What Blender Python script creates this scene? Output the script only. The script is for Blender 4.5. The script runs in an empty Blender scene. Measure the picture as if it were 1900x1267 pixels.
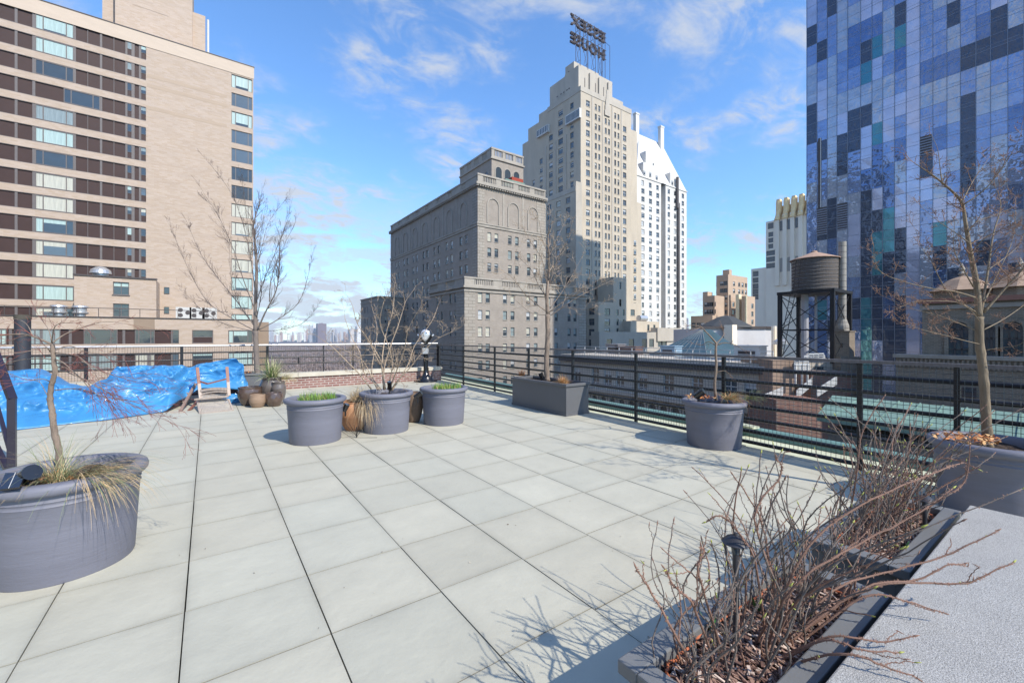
import bpy, math, random
from mathutils import Vector, noise
R = math.radians
scene = bpy.context.scene
random.seed(7)

# ---------------------------------------------------------------- camera, sky, sun
YAW = R(35.57); SA, CA = math.sin(YAW), math.cos(YAW)
FPX, PCX, HZY, EYE = 790.0, 950.0, 624.0, 1.5
cam = bpy.data.cameras.new("camera"); cam_ob = bpy.data.objects.new("camera", cam)
scene.collection.objects.link(cam_ob); scene.camera = cam_ob
cam_ob.location = (0, 0, EYE); cam_ob.rotation_euler = (R(90), 0, -YAW)
cam.sensor_width = 36; cam.lens = 36 * FPX / 1900
cam.shift_y = (HZY - 633.5) / 1900.0
cam.clip_start = 0.05; cam.clip_end = 20000
scene.render.resolution_x, scene.render.resolution_y = 1024, 682

SUNV = Vector((0.30, -1.10, 1.0)).normalized()
SUN_EL = math.asin(SUNV.z); SUN_AZ = math.atan2(SUNV.x, SUNV.y)
world = bpy.data.worlds.new("World"); scene.world = world; world.use_nodes = True
wn = world.node_tree.nodes; wl = world.node_tree.links; wn.clear()
wout = wn.new("ShaderNodeOutputWorld"); bg = wn.new("ShaderNodeBackground")
sky = wn.new("ShaderNodeTexSky"); sky.sky_type = 'NISHITA'; sky.sun_disc = False
sky.sun_elevation = SUN_EL; sky.sun_rotation = SUN_AZ
sky.air_density = 1.25; sky.dust_density = 0.1; sky.ozone_density = 2.5; sky.altitude = 0
bg.inputs[1].default_value = 0.15
wtc = wn.new("ShaderNodeTexCoord"); wsep = wn.new("ShaderNodeSeparateXYZ")
wl.new(wtc.outputs['Generated'], wsep.inputs[0])
def wmath(op, a, b, c=None):
    n = wn.new("ShaderNodeMath"); n.operation = op
    for i, v in enumerate((a, b, c)):
        if v is None: continue
        if hasattr(v, 'links'): wl.new(v, n.inputs[i])
        else: n.inputs[i].default_value = v
    return n.outputs[0]
wz = wmath('MAXIMUM', wsep.outputs[2], 0.0)
wd = wmath('ADD', wz, 0.22)
wc = wn.new("ShaderNodeCombineXYZ")
wl.new(wmath('DIVIDE', wsep.outputs[0], wd), wc.inputs[0])
wl.new(wmath('DIVIDE', wsep.outputs[1], wd), wc.inputs[1])
def wnoise(scale, detail, dist, off, stretch):
    mp = wn.new("ShaderNodeMapping"); mp.inputs['Location'].default_value = off
    mp.inputs['Rotation'].default_value = (0, 0, R(35)); mp.inputs['Scale'].default_value = stretch
    wl.new(wc.outputs[0], mp.inputs[0])
    n = wn.new("ShaderNodeTexNoise"); n.inputs['Scale'].default_value = scale
    n.inputs['Detail'].default_value = detail; n.inputs['Roughness'].default_value = 0.62
    n.inputs['Distortion'].default_value = dist
    wl.new(mp.outputs[0], n.inputs['Vector']); return n.outputs[0]
def wramp(v, a, b):
    n = wn.new("ShaderNodeMapRange"); n.interpolation_type = 'SMOOTHSTEP'
    n.inputs[1].default_value = a; n.inputs[2].default_value = b; wl.new(v, n.inputs[0]); return n.outputs[0]
n1 = wnoise(1.7, 9, 0.2, (3.1, 0.4, 0), (1, 1.2, 1)); n2 = wnoise(6, 9, 0.5, (7, 2, 0), (1, 1.5, 1))
wisp = wmath('MULTIPLY', wramp(n1, 0.455, 0.60), wmath('MULTIPLY', wramp(n2, 0.38, 0.66), 0.85))
n3 = wnoise(2.6, 8, 0.25, (1.4, 9.2, 0), (1, 1, 1))
# a bank of cumulus low over the park, towards +Y
west = wmath('SUBTRACT', wsep.outputs[1], wmath('MULTIPLY', wsep.outputs[0], 1.25))
lowm = wmath('MULTIPLY', wramp(wz, 0.40, 0.02), wramp(west, 0.15, 0.55))
bank = wmath('MULTIPLY', wmath('MULTIPLY', wramp(n3, 0.38, 0.54), lowm), 0.92)
cl = wmath('MINIMUM', wmath('ADD', wisp, bank), 0.95)
wmix = wn.new("ShaderNodeMix"); wmix.data_type = 'RGBA'
wtint = wn.new("ShaderNodeMix"); wtint.data_type = 'RGBA'; wtint.blend_type = 'MULTIPLY'; wtint.inputs[0].default_value = 1
wl.new(sky.outputs[0], wtint.inputs[6]); wtint.inputs[7].default_value = (0.62, 0.86, 1.12, 1)
wl.new(cl, wmix.inputs[0]); wl.new(wtint.outputs[2], wmix.inputs[6]); wmix.inputs[7].default_value = (2.75, 2.95, 3.3, 1)
wl.new(wmix.outputs[2], bg.inputs[0]); wl.new(bg.outputs[0], wout.inputs[0])

sun = bpy.data.lights.new("sun", 'SUN'); sun.energy = 3.75; sun.angle = R(0.5); sun.color = (1.0, 0.925, 0.80)
sun_ob = bpy.data.objects.new("sun", sun); scene.collection.objects.link(sun_ob)
sun_ob.rotation_euler = (-SUNV).to_track_quat('-Z', 'Y').to_euler(); sun_ob.location = (20, -40, 60)
scene.view_settings.view_transform = 'Standard'; scene.view_settings.look = 'None'
scene.view_settings.exposure = 0.68; scene.view_settings.gamma = 1.0

# ---------------------------------------------------------------- measuring helpers (picture measurement -> real place)
def _k(px): return (px - PCX) / FPX
def PY(px, py, Y):                      # point on the plane y = Y
    k = _k(px); D = Y / (CA - k * SA); return D * (SA + k * CA), EYE - (py - HZY) * D / FPX
def PX(px, py, X):                      # point on the plane x = X -> (y, z)
    k = _k(px); D = X / (SA + k * CA); return D * (CA - k * SA), EYE - (py - HZY) * D / FPX
def PD(px, py, D):                      # point at depth D
    k = _k(px); return Vector((D * (SA + k * CA), D * (CA - k * SA), EYE - (py - HZY) * D / FPX))
def PG(px, py, z=0.0):
    return PD(px, py, (EYE - z) * FPX / (py - HZY))
RV = Vector((CA, -SA, 0)); FV = Vector((SA, CA, 0)); UP = Vector((0, 0, 1))

# ---------------------------------------------------------------- materials
def lin(c): return tuple(((v / 255.0) / 12.92 if v <= 10 else (((v / 255.0) + .055) / 1.055) ** 2.4) for v in c)
MATS = {}
def mat(name, col, rough=0.8, var=0.12, scale=3.0, bump=0.0, bscale=40.0, metal=0.0, spec=0.5, coat=0.0,
        brick=None, stain=0.0, stretch=(1, 1, 1), tone=False, detail=6, trans=0.0):
    if name in MATS: return MATS[name]
    m = bpy.data.materials.new(name); m.use_nodes = True; MATS[name] = m
    nt = m.node_tree; N = nt.nodes; L = nt.links; b = N["Principled BSDF"]
    b.inputs['Roughness'].default_value = rough; b.inputs['Metallic'].default_value = metal
    b.inputs['Specular IOR Level'].default_value = spec
    if coat: b.inputs['Coat Weight'].default_value = coat; b.inputs['Coat Roughness'].default_value = 0.08
    tc = N.new("ShaderNodeTexCoord"); mp = N.new("ShaderNodeMapping"); mp.inputs['Scale'].default_value = stretch
    L.new(tc.outputs['Object'], mp.inputs[0]); vec = mp.outputs[0]
    def noi(s, d=detail, r=0.6, v=None):
        n = N.new("ShaderNodeTexNoise"); n.inputs['Scale'].default_value = s; n.inputs['Detail'].default_value = d
        n.inputs['Roughness'].default_value = r; L.new(v or vec, n.inputs['Vector']); return n
    def mix(kind, f, a, bb):
        x = N.new("ShaderNodeMix"); x.data_type = 'RGBA'; x.blend_type = kind; x.clamp_result = False
        for s, v in ((0, f), (6, a), (7, bb)):
            if hasattr(v, 'links'): L.new(v, x.inputs[s])
            elif isinstance(v, tuple): x.inputs[s].default_value = (v[0], v[1], v[2], 1)
            else: x.inputs[s].default_value = v
        return x.outputs[2]
    def rng(v, a, bb, c, d):
        x = N.new("ShaderNodeMapRange"); x.inputs[1].default_value = a; x.inputs[2].default_value = bb
        x.inputs[3].default_value = c; x.inputs[4].default_value = d; L.new(v, x.inputs[0]); return x.outputs[0]
    color = None; hgt = None
    if brick:
        # brick = (colour2, mortar colour, brick width, row height, mortar size)
        sp = N.new("ShaderNodeSeparateXYZ"); L.new(tc.outputs['Object'], sp.inputs[0])
        ad = N.new("ShaderNodeMath"); L.new(sp.outputs[0], ad.inputs[0]); L.new(sp.outputs[1], ad.inputs[1])
        cb = N.new("ShaderNodeCombineXYZ"); L.new(ad.outputs[0], cb.inputs[0]); L.new(sp.outputs[2], cb.inputs[1])
        bt = N.new("ShaderNodeTexBrick"); L.new(cb.outputs[0], bt.inputs['Vector'])
        bt.inputs['Color1'].default_value = (*col, 1); bt.inputs['Color2'].default_value = (*brick[0], 1)
        bt.inputs['Mortar'].default_value = (*brick[1], 1); bt.inputs['Scale'].default_value = 1
        bt.inputs['Brick Width'].default_value = brick[2]; bt.inputs['Row Height'].default_value = brick[3]
        bt.inputs['Mortar Size'].default_value = brick[4]; bt.inputs['Mortar Smooth'].default_value = 0.2
        color = bt.outputs['Color']; hgt = bt.outputs['Fac']
    n = noi(scale)
    f = rng(n.outputs[0], 0.25, 0.75, 1 - var, 1 + var)
    g = N.new("ShaderNodeCombineColor")
    for i in range(3): L.new(f, g.inputs[i])
    color = mix('MULTIPLY', 1.0, color if color else col, g.outputs[0])
    if stain:
        n2 = noi(scale * 0.23, 8, 0.7); n3 = noi(scale * 1.7, 8, 0.7)
        s = rng(n2.outputs[0], 0.38, 0.68, 0.0, 1.0)
        mm = N.new("ShaderNodeMath"); mm.operation = 'MULTIPLY'; L.new(s, mm.inputs[0]); L.new(rng(n3.outputs[0], 0.3, 0.7, 0, stain), mm.inputs[1])
        color = mix('MIX', mm.outputs[0], color, tuple(c * 0.45 for c in col))
    if tone:
        at = N.new("ShaderNodeAttribute"); at.attribute_name = 'tone'
        color = mix('MULTIPLY', 1.0, color, at.outputs['Color'])
    L.new(color, b.inputs['Base Color'])
    rr = rng(n.outputs[0], 0.2, 0.8, max(0.02, rough - 0.07), min(1, rough + 0.07)); L.new(rr, b.inputs['Roughness'])
    if bump:
        bn = noi(bscale, 5); bp = N.new("ShaderNodeBump"); bp.inputs['Strength'].default_value = bump
        bp.inputs['Distance'].default_value = 0.02; L.new(bn.outputs[0], bp.inputs['Height'])
        if hgt:
            b2 = N.new("ShaderNodeBump"); b2.invert = True; b2.inputs['Strength'].default_value = 0.6; b2.inputs['Distance'].default_value = 0.01
            L.new(hgt, b2.inputs['Height']); L.new(bp.outputs[0], b2.inputs['Normal']); L.new(b2.outputs[0], b.inputs['Normal'])
        else: L.new(bp.outputs[0], b.inputs['Normal'])
    if trans: b.inputs['Transmission Weight'].default_value = trans; b.inputs['IOR'].default_value = 1.45
    return m
def glass_mat(name, col, rough=0.04, wave=0.15, wscale=0.6, spec=0.8, metal=0.0, var=0.15):
    if name in MATS: return MATS[name]
    m = mat(name, col, rough=rough, var=var, scale=0.5, spec=spec, metal=metal)
    nt = m.node_tree; N = nt.nodes; L = nt.links; b = N["Principled BSDF"]
    for l in list(b.inputs['Roughness'].links): L.remove(l)
    b.inputs['Roughness'].default_value = rough
    tc = N.new("ShaderNodeTexCoord"); n = N.new("ShaderNodeTexNoise"); n.inputs['Scale'].default_value = wscale; n.inputs['Detail'].default_value = 2
    L.new(tc.outputs['Object'], n.inputs['Vector'])
    bp = N.new("ShaderNodeBump"); bp.inputs['Strength'].default_value = wave; bp.inputs['Distance'].default_value = 0.1
    L.new(n.outputs[0], bp.inputs['Height']); L.new(bp.outputs[0], b.inputs['Normal']); return m

# ---------------------------------------------------------------- mesh builder
class MB:
    def __init__(s): s.v = []; s.f = []; s.m = []
    def face(s, pts, m=0):
        i = len(s.v); s.v.extend(tuple(p) for p in pts); s.f.append(tuple(range(i, i + len(pts)))); s.m.append(m)
    def box(s, x0, x1, y0, y1, z0, z1, m=0, skip=''):
        i = len(s.v)
        s.v.extend([(x0, y0, z0), (x1, y0, z0), (x1, y1, z0), (x0, y1, z0), (x0, y0, z1), (x1, y0, z1), (x1, y1, z1), (x0, y1, z1)])
        for nm, q in (('b', (0, 3, 2, 1)), ('t', (4, 5, 6, 7)), ('f', (0, 1, 5, 4)), ('r', (1, 2, 6, 5)), ('k', (2, 3, 7, 6)), ('l', (3, 0, 4, 7))):
            if nm not in skip: s.f.append(tuple(i + a for a in q)); s.m.append(m)
    def obox(s, p, q, w, h, m=0, up=UP):      # box beam from p to q, w across, h tall
        p = Vector(p); q = Vector(q); d = (q - p).normalized()
        if abs(d.dot(up)) > 0.98: up = Vector((0, 1, 0))
        a = d.cross(up).normalized() * w / 2; b = a.cross(d).normalized() * h / 2
        c = [p - a - b, p + a - b, p + a + b, p - a + b, q - a - b, q + a - b, q + a + b, q - a + b]
        i = len(s.v); s.v.extend(tuple(x) for x in c)
        for t in ((0, 1, 2, 3), (4, 7, 6, 5), (0, 4, 5, 1), (1, 5, 6, 2), (2, 6, 7, 3), (3, 7, 4, 0)): s.f.append(tuple(i + a_ for a_ in t)); s.m.append(m)
    def tube(s, pts, rad, n=6, m=0, cap=True):
        pts = [Vector(p) for p in pts]; k = len(pts)
        if not hasattr(rad, '__len__'): rad = [rad] * k
        d0 = (pts[1] - pts[0]).normalized(); a = d0.orthogonal().normalized(); base = len(s.v)
        for i, p in enumerate(pts):
            d = (pts[min(i + 1, k - 1)] - pts[max(i - 1, 0)])
            d = d.normalized() if d.length > 1e-9 else d0
            a = (a - d * a.dot(d)); a = a.normalized() if a.length > 1e-6 else d.orthogonal().normalized(); b = d.cross(a)
            for j in range(n):
                t = 2 * math.pi * j / n; s.v.append(tuple(p + (a * math.cos(t) + b * math.sin(t)) * rad[i]))
        for i in range(k - 1):
            for j in range(n):
                q = base + i * n; s.f.append((q + j, q + (j + 1) % n, q + n + (j + 1) % n, q + n + j)); s.m.append(m)
        if cap:
            s.f.append(tuple(base + j for j in reversed(range(n)))); s.m.append(m)
            s.f.append(tuple(base + (k - 1) * n + j for j in range(n))); s.m.append(m)
    def lathe(s, prof, c=(0, 0, 0), n=40, m=0, sx=1.0, sy=1.0, capb=False, capt=False):
        base = len(s.v); k = len(prof)
        for r, z in prof:
            for j in range(n):
                t = 2 * math.pi * j / n; s.v.append((c[0] + r * math.cos(t) * sx, c[1] + r * math.sin(t) * sy, c[2] + z))
        for i in range(k - 1):
            for j in range(n):
                q = base + i * n; s.f.append((q + j, q + (j + 1) % n, q + n + (j + 1) % n, q + n + j)); s.m.append(m)
        if capb: s.f.append(tuple(base + j for j in reversed(range(n)))); s.m.append(m)
        if capt: s.f.append(tuple(base + (k - 1) * n + j for j in range(n))); s.m.append(m)
    def add(s, o, fn=None):
        i = len(s.v); s.v.extend(fn(p) if fn else p for p in o.v)
        s.f.extend(tuple(i + a for a in f) for f in o.f); s.m.extend(o.m)
    def mesh(s, name, mats, off=(0, 0, 0), smooth=False):
        me = bpy.data.meshes.new(name)
        me.from_pydata([(p[0] - off[0], p[1] - off[1], p[2] - off[2]) for p in s.v], [], s.f)
        for m in mats: me.materials.append(m)
        me.polygons.foreach_set('material_index', s.m)
        if smooth:
            me.polygons.foreach_set('use_smooth', [True] * len(me.polygons))
        me.update(); return me
def wloc(o):
    v = Vector((0, 0, 0))
    while o: v += o.location; o = o.parent
    return v
def build(mb, name, mats, parent=None, origin=None, smooth=False, angle=40, local=False):
    if not isinstance(mats, (list, tuple)): mats = [mats]
    off = wloc(parent) if parent else Vector(origin if origin is not None else (0, 0, 0))
    me = mb.mesh(name, mats, (0, 0, 0) if local else off, smooth)
    if smooth and angle < 180:
        try: me.set_sharp_from_angle(angle=R(angle))
        except Exception: pass
    o = bpy.data.objects.new(name, me); scene.collection.objects.link(o)
    if parent: o.parent = parent
    elif origin is not None: o.location = origin
    return o
def tag(o, label=None, cat=None, group=None, kind=None):
    for k_, v in (('label', label), ('category', cat), ('group', group), ('kind', kind)):
        if v: o[k_] = v
    return o
def thing(name, loc, label, cat, group=None):
    o = bpy.data.objects.new(name, None); scene.collection.objects.link(o); o.location = loc
    o.empty_display_size = 0.1; return tag(o, label, cat, group)
def copy_tree(o, loc=None, label=None, parent=None):
    c = o.copy(); scene.collection.objects.link(c)
    if parent: c.parent = parent
    if loc is not None: c.location = loc
    if label: c['label'] = label
    for ch in [x for x in scene.objects if x.parent == o]: copy_tree(ch, parent=c)
    return c

# ---------------------------------------------------------------- facades and windows
def T(axis, c, a, d, z): return (a, c + d, z) if axis == 'y' else (c + d, a, z)
def facade(mb, axis, c, a0, a1, z0, z1, rects=(), depth=0.22, m=0, mr=None):
    """wall in the plane axis=c with real openings; rects = (a_lo, a_hi, z_lo, z_hi)"""
    if mr is None: mr = m
    rects = [r for r in rects if r[0] > a0 + .02 and r[1] < a1 - .02 and r[2] > z0 + .02 and r[3] < z1 - .02]
    xs = sorted(set([a0, a1] + [round(v, 3) for r in rects for v in r[:2]]))
    for i in range(len(xs) - 1):
        lo, hi = xs[i], xs[i + 1]; mid = (lo + hi) / 2
        if hi - lo < 1e-4: continue
        cov = sorted((r[2], r[3]) for r in rects if r[0] < mid < r[1]); z = z0
        for a, b in cov:
            if a > z: mb.face([T(axis, c, lo, 0, z), T(axis, c, hi, 0, z), T(axis, c, hi, 0, a), T(axis, c, lo, 0, a)], m)
            z = max(z, b)
        mb.face([T(axis, c, lo, 0, z), T(axis, c, hi, 0, z), T(axis, c, hi, 0, z1), T(axis, c, lo, 0, z1)], m)
    for r in rects:
        a, b, zl, zh = r
        q = [(a, zl), (b, zl), (b, zh), (a, zh)]
        for j in range(4):
            p, s = q[j], q[(j + 1) % 4]
            mb.face([T(axis, c, p[0], 0, p[1]), T(axis, c, s[0], 0, s[1]), T(axis, c, s[0], depth, s[1]), T(axis, c, p[0], depth, p[1])], mr)
def block(mb, x0, x1, y0, y1, z0, z1, fr=(), sr=(), depth=0.22, m=0, mt=None):
    facade(mb, 'y', y0, x0, x1, z0, z1, fr, depth, m); facade(mb, 'x', x0, y0, y1, z0, z1, sr, depth, m)
    mb.face([(x1, y0, z0), (x1, y1, z0), (x1, y1, z1), (x1, y0, z1)], m); mb.face([(x0, y1, z0), (x1, y1, z0), (x1, y1, z1), (x0, y1, z1)], m)
    mb.face([(x0, y0, z1), (x1, y0, z1), (x1, y1, z1), (x0, y1, z1)], m if mt is None else mt)
WIN = {}
def win_mb(w, h, style, blind):
    k = (round(w, 2), round(h, 2), style, blind)
    if k in WIN: return WIN[k]
    mb = MB(); fw = max(0.035, min(0.08, w * 0.06)); x0, x1 = -w / 2, w / 2
    def pane(a, b, z0, z1, bl):
        if bl > 0:
            zb = z1 - (z1 - z0) * bl
            mb.face([(a, 0.02, zb), (b, 0.02, zb), (b, 0.02, z1), (a, 0.02, z1)], 2)
            if bl < 1: mb.face([(a, 0, z0), (b, 0, z0), (b, 0, zb), (a, 0, zb)], 1)
        else: mb.face([(a, 0, z0), (b, 0, z0), (b, 0, z1), (a, 0, z1)], 1)
    def fr(a, b, z0, z1, t=0.05): mb.box(a, b, -t, 0.03, z0, z1, 0)
    fr(x0, x0 + fw, 0, h); fr(x1 - fw, x1, 0, h); fr(x0 + fw, x1 - fw, 0, fw); fr(x0 + fw, x1 - fw, h - fw, h)
    if style == 'dh':
        fr(x0 + fw, x1 - fw, h * .5 - fw * .5, h * .5 + fw * .5, .04)
        pane(x0 + fw, x1 - fw, h * .5 + fw * .5, h - fw, min(1, blind * 2)); pane(x0 + fw, x1 - fw, fw, h * .5 - fw * .5, max(0, blind * 2 - 1))
    elif style == 'tri':
        for u, bl in ((0.2, 0), (0.8, 0)): fr(x0 + w * u - fw * .6, x0 + w * u + fw * .6, fw, h - fw)
        pane(x0 + fw, x0 + w * .2 - fw * .6, fw, h - fw, 1 if blind > 0.2 else 0); pane(x0 + w * .2 + fw * .6, x0 + w * .8 - fw * .6, fw, h - fw, blind)
        pane(x0 + w * .8 + fw * .6, x1 - fw, fw, h - fw, 1 if blind > 0.4 else 0)
    elif style == 'quad':
        fr(-fw * .4, fw * .4, fw, h - fw, .04); fr(x0 + fw, -fw * .4, h * .62, h * .62 + fw, .04); fr(fw * .4, x1 - fw, h * .62, h * .62 + fw, .04)
        for a, b in ((x0 + fw, -fw * .4), (fw * .4, x1 - fw)): pane(a, b, fw, h * .62, 0); pane(a, b, h * .62 + fw, h - fw, 1 if blind > .5 else 0)
    elif style == 'hop':      # window over a solid lower panel
        fr(x0 + fw, x1 - fw, h * .45, h * .45 + fw, .04); pane(x0 + fw, x1 - fw, h * .45 + fw, h - fw, blind)
        mb.face([(x0 + fw, 0, fw), (x1 - fw, 0, fw), (x1 - fw, 0, h * .45), (x0 + fw, 0, h * .45)], 3)
    else: pane(x0 + fw, x1 - fw, fw, h - fw, blind)
    if style in ('dh', 'quad'): mb.box(x0 - .08, x1 + .08, -.30, -.05, -.12, 0, 4)
    WIN[k] = mb; return mb
WME = {}
def windows(parent, specs, mats, maxn=100, name='window'):
    if isinstance(mats[0], list):
        r_ = random.Random(len(specs)); bins = [[] for _ in mats]
        for s in specs: bins[r_.randrange(len(mats))].append(s)
        for b_, m_ in zip(bins, mats): _windows(parent, b_, m_, maxn // len(mats), name)
    else: _windows(parent, specs, mats, maxn, name)
def _windows(parent, specs, mats, maxn, name):
    """specs: (axis, c, a_lo, a_hi, z_lo, z_hi, style, blind)"""
    pl = wloc(parent)
    def dist(s):
        p = T(s[0], s[1], (s[2] + s[3]) / 2, 0, (s[4] + s[5]) / 2); d = (Vector(p) - Vector((0, 0, EYE))).length
        return -(s[3] - s[2]) * (s[5] - s[4]) / (d * d)
    specs = sorted(specs, key=dist); rest = MB()
    for i, (ax, c, a0, a1, z0, z1, st, bl) in enumerate(specs):
        w, h, cc = a1 - a0, z1 - z0, (a0 + a1) / 2
        mb = win_mb(w, h, st, bl); p = T(ax, c, cc, 0, z0)
        if i < maxn:
            key = (round(w, 2), round(h, 2), st, bl, mats[0].name, mats[2].name)
            if key not in WME: WME[key] = mb.mesh(name, mats)
            o = bpy.data.objects.new(name, WME[key]); scene.collection.objects.link(o); o.parent = parent
            o.location = Vector(p) - pl
            if ax == 'x': o.rotation_euler = (0, 0, R(-90))
        else:
            if ax == 'y': rest.add(mb, lambda q: (q[0] + p[0], q[1] + p[1], q[2] + p[2]))
            else: rest.add(mb, lambda q: (q[1] + p[0], -q[0] + p[1], q[2] + p[2]))
    if rest.v: build(rest, name, mats, parent)['kind'] = 'stuff'
def grid_y(cols, w, rows, h, Y):      # pixel columns -> rects on y = Y
    out = []
    for px in cols:
        x = PY(px, 600, Y)[0]; out += [(x - w / 2, x + w / 2, z - h / 2, z + h / 2) for z in rows]
    return out
def grid_x(cols, w, rows, h, X):
    out = []
    for px in cols:
        y = PX(px, 600, X)[0]; out += [(y - w / 2, y + w / 2, z - h / 2, z + h / 2) for z in rows]
    return out
def spec(axis, c, rects, style, blinds, rnd, depth=0.2):
    return [(axis, c + depth, r[0], r[1], r[2], r[3], style, rnd.choice(blinds)) for r in rects]
def arch(mb, axis, c, a, z, r, w, proud, m=0, n=12, leg=0.0):   # raised moulding round an arch
    pts = [(a - r, z - leg)] + [(a - r * math.cos(math.pi * i / n), z + r * math.sin(math.pi * i / n)) for i in range(n + 1)] + [(a + r, z - leg)]
    for i in range(len(pts) - 1):
        p, q = Vector(T(axis, c, pts[i][0], -proud / 2, pts[i][1])), Vector(T(axis, c, pts[i + 1][0], -proud / 2, pts[i + 1][1]))
        if (q - p).length > .01:
            up = Vector((0, -1, 0)) if axis == 'y' else Vector((-1, 0, 0)); mb.obox(p, q, w, proud, m, up)
def arch_fill(mb, axis, c, a, z, r, leg, m=0, n=12, d=0.0):
    pts = [(a - r, z - leg), (a + r, z - leg)] + [(a + r * math.cos(math.pi * i / n), z + r * math.sin(math.pi * i / n)) for i in range(n + 1)]
    mb.face([T(axis, c, p[0], d, p[1]) for p in pts], m)
def balustrade(mb, axis, c, a0, a1, z, h, m=0, bay=4.2, t=0.4, pier=1.3):
    n = max(1, int((a1 - a0) / bay)); L = (a1 - a0) / n
    def bx(p, q, za, zb, d0=0, d1=t):
        u, v = T(axis, c, p, d0, za), T(axis, c, q, d1, zb); mb.box(min(u[0], v[0]), max(u[0], v[0]), min(u[1], v[1]), max(u[1], v[1]), za, zb, m)
    bx(a0, a1, z, z + h * .22); bx(a0 - .1, a1 + .1, z + h * .82, z + h, -.1, t + .1)
    for i in range(n):
        s = a0 + i * L; bx(s, s + pier, z + h * .22, z + h * .82); k = s + pier + .18
        while k < s + L - .15: bx(k, k + .2, z + h * .22, z + h * .82, .1, t - .1); k += .42
    bx(a1 - .35, a1, z + h * .22, z + h * .82)
# ================================================================ SETTING: ground, park
asphalt = mat('asphalt', (.055, .055, .06), .9, .2, .05)
woodland = mat('bare_woodland', (.21, .160, .14), 1, .3, .012, stain=.3)
g = MB(); g.box(-4500, 5500, -400, 6500, -60, -50); tag(build(g, 'ground', asphalt), kind='structure')
rnd = random.Random(3)
g = MB(); nx, ny = 90, 120
def parkh(x, y): return -48 + 9 * noise.noise(Vector((x * .004, y * .003, 1))) + 5 * noise.noise(Vector((x * .02, y * .015, 5))) + 3 * noise.noise(Vector((x * .07, y * .05, 9)))
for j in range(ny):
    for i in range(nx):
        y = 175 + 3200 * (j / (ny - 1)) ** 1.7; x = (-1.0 + 2.2 * i / (nx - 1)) * (260 + y * .55); g.v.append((x, y, parkh(x, y) + rnd.uniform(-1, 1.5)))
for j in range(ny - 1):
    for i in range(nx - 1): q = j * nx + i; g.f.append((q, q + 1, q + nx + 1, q + nx)); g.m.append(0)
for i in range(15000):          # bare crowns of the park's trees: sprays of thin twiggy wedges
    y = 178 + 2900 * rnd.random() ** 1.9; x = rnd.uniform(-.30, .62) * y; r = rnd.uniform(3.0, 6.5); z = parkh(x, y)
    for k in range(9):
        a = rnd.uniform(0, 6.283); e = rnd.uniform(.25, 1.5); L = r * rnd.uniform(.8, 1.5); d = Vector((math.cos(a) * math.cos(e), math.sin(a) * math.cos(e), math.sin(e))) * L; w_ = r * .16
        c_ = Vector((x, y, z)); s_ = Vector((rnd.uniform(-1, 1), rnd.uniform(-1, 1), rnd.uniform(-.4, .4))) * w_
        g.face([c_, c_ + d * .75 + s_, c_ + d * 1.1, c_ + d * .7 - s_], rnd.choice((0, 0, 1)))
tag(build(g, 'park_woodland', [woodland, mat('bare_twigs_far', (.30, .235, .21), 1, .2, .05)]), kind='stuff')

# ================================================================ CITY materials
tan = mat('tan_brick', (.46, .375, .318), .85, .07, .35, bump=.2, bscale=6, brick=((.41, .32, .25), (.44, .36, .29), .6, .2, .02), stretch=(1, 1, 4), stain=.10)
pale = mat('pale_band', (.52, .43, .35), .85, .06, .5, stretch=(1, 1, 4))
brown = mat('brown_panel', (.050, .028, .026), .55, .12, .8, spec=.3)
mull = mat('bronze_mullion', (.13, .115, .115), .5, .1)
darkf = mat('dark_frame', (.06, .05, .05), .5, .1)
winglass = glass_mat('window_glass', (.045, .06, .075), .03, .1, .8)
curtain = mat('curtain_behind_glass', (.36, .47, .45), .25, .16, 4, coat=.6, stretch=(3, 3, .15))
blind = mat('white_blind', (.44, .46, .48), .35, .08, 2, coat=.3)
whitef = mat('white_frame', (.55, .55, .54), .6, .05)
slate = mat('roof_gravel', (.22, .21, .20), .9, .2, .8)
hotelw = mat('grey_brown_brick', (.32, .28, .245), .9, .14, .8, bump=.15, bscale=5, brick=((.28, .247, .218), (.30, .27, .24), .5, .16, .02), stain=.25)
hotels = mat('grey_limestone', (.345, .318, .282), .9, .12, .6, bump=.1, bscale=4, stain=.5, brick=((.32, .285, .245), (.17, .15, .13), 1.6, .62, .045))
hotelt = mat('weathered_trim', (.35, .322, .285), .9, .14, .7, stain=.6)
beige = mat('beige_brick', (.475, .415, .335), .88, .13, .35, stain=.3, stretch=(1, 1, .35))
limest = mat('pale_limestone', (.44, .40, .345), .88, .12, .4, stain=.4, stretch=(1, 1, .35))
whitem = mat('white_masonry', (.60, .585, .56), .85, .10, .5, stain=.15, stretch=(1, 1, .4))
creamm = mat('cream_masonry', (.80, .71, .58), .85, .08, .3, stretch=(1, 1, .3), stain=.12)
gold = mat('gold_stone', (.80, .58, .30), .7, .1, 1)
acm = mat('air_conditioner_grey', (.5, .5, .49), .5, .05)
steel = mat('galvanised_steel', (.5, .51, .53), .35, .1, metal=.6)
WM_H = [whitef, winglass, blind, brown, hotelt]; WM_D = [darkf, winglass, curtain, brown, limest]
WM_B = [mat('grey_window_frame', (.20, .19, .18), .6, .1), winglass, blind, brown, limest]
rustm = mat('rust_red_wood', (.16, .06, .035), .8, .2); lead = mat('copper_green', (.16, .255, .215), .7, .2, 2, stain=.4)

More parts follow.
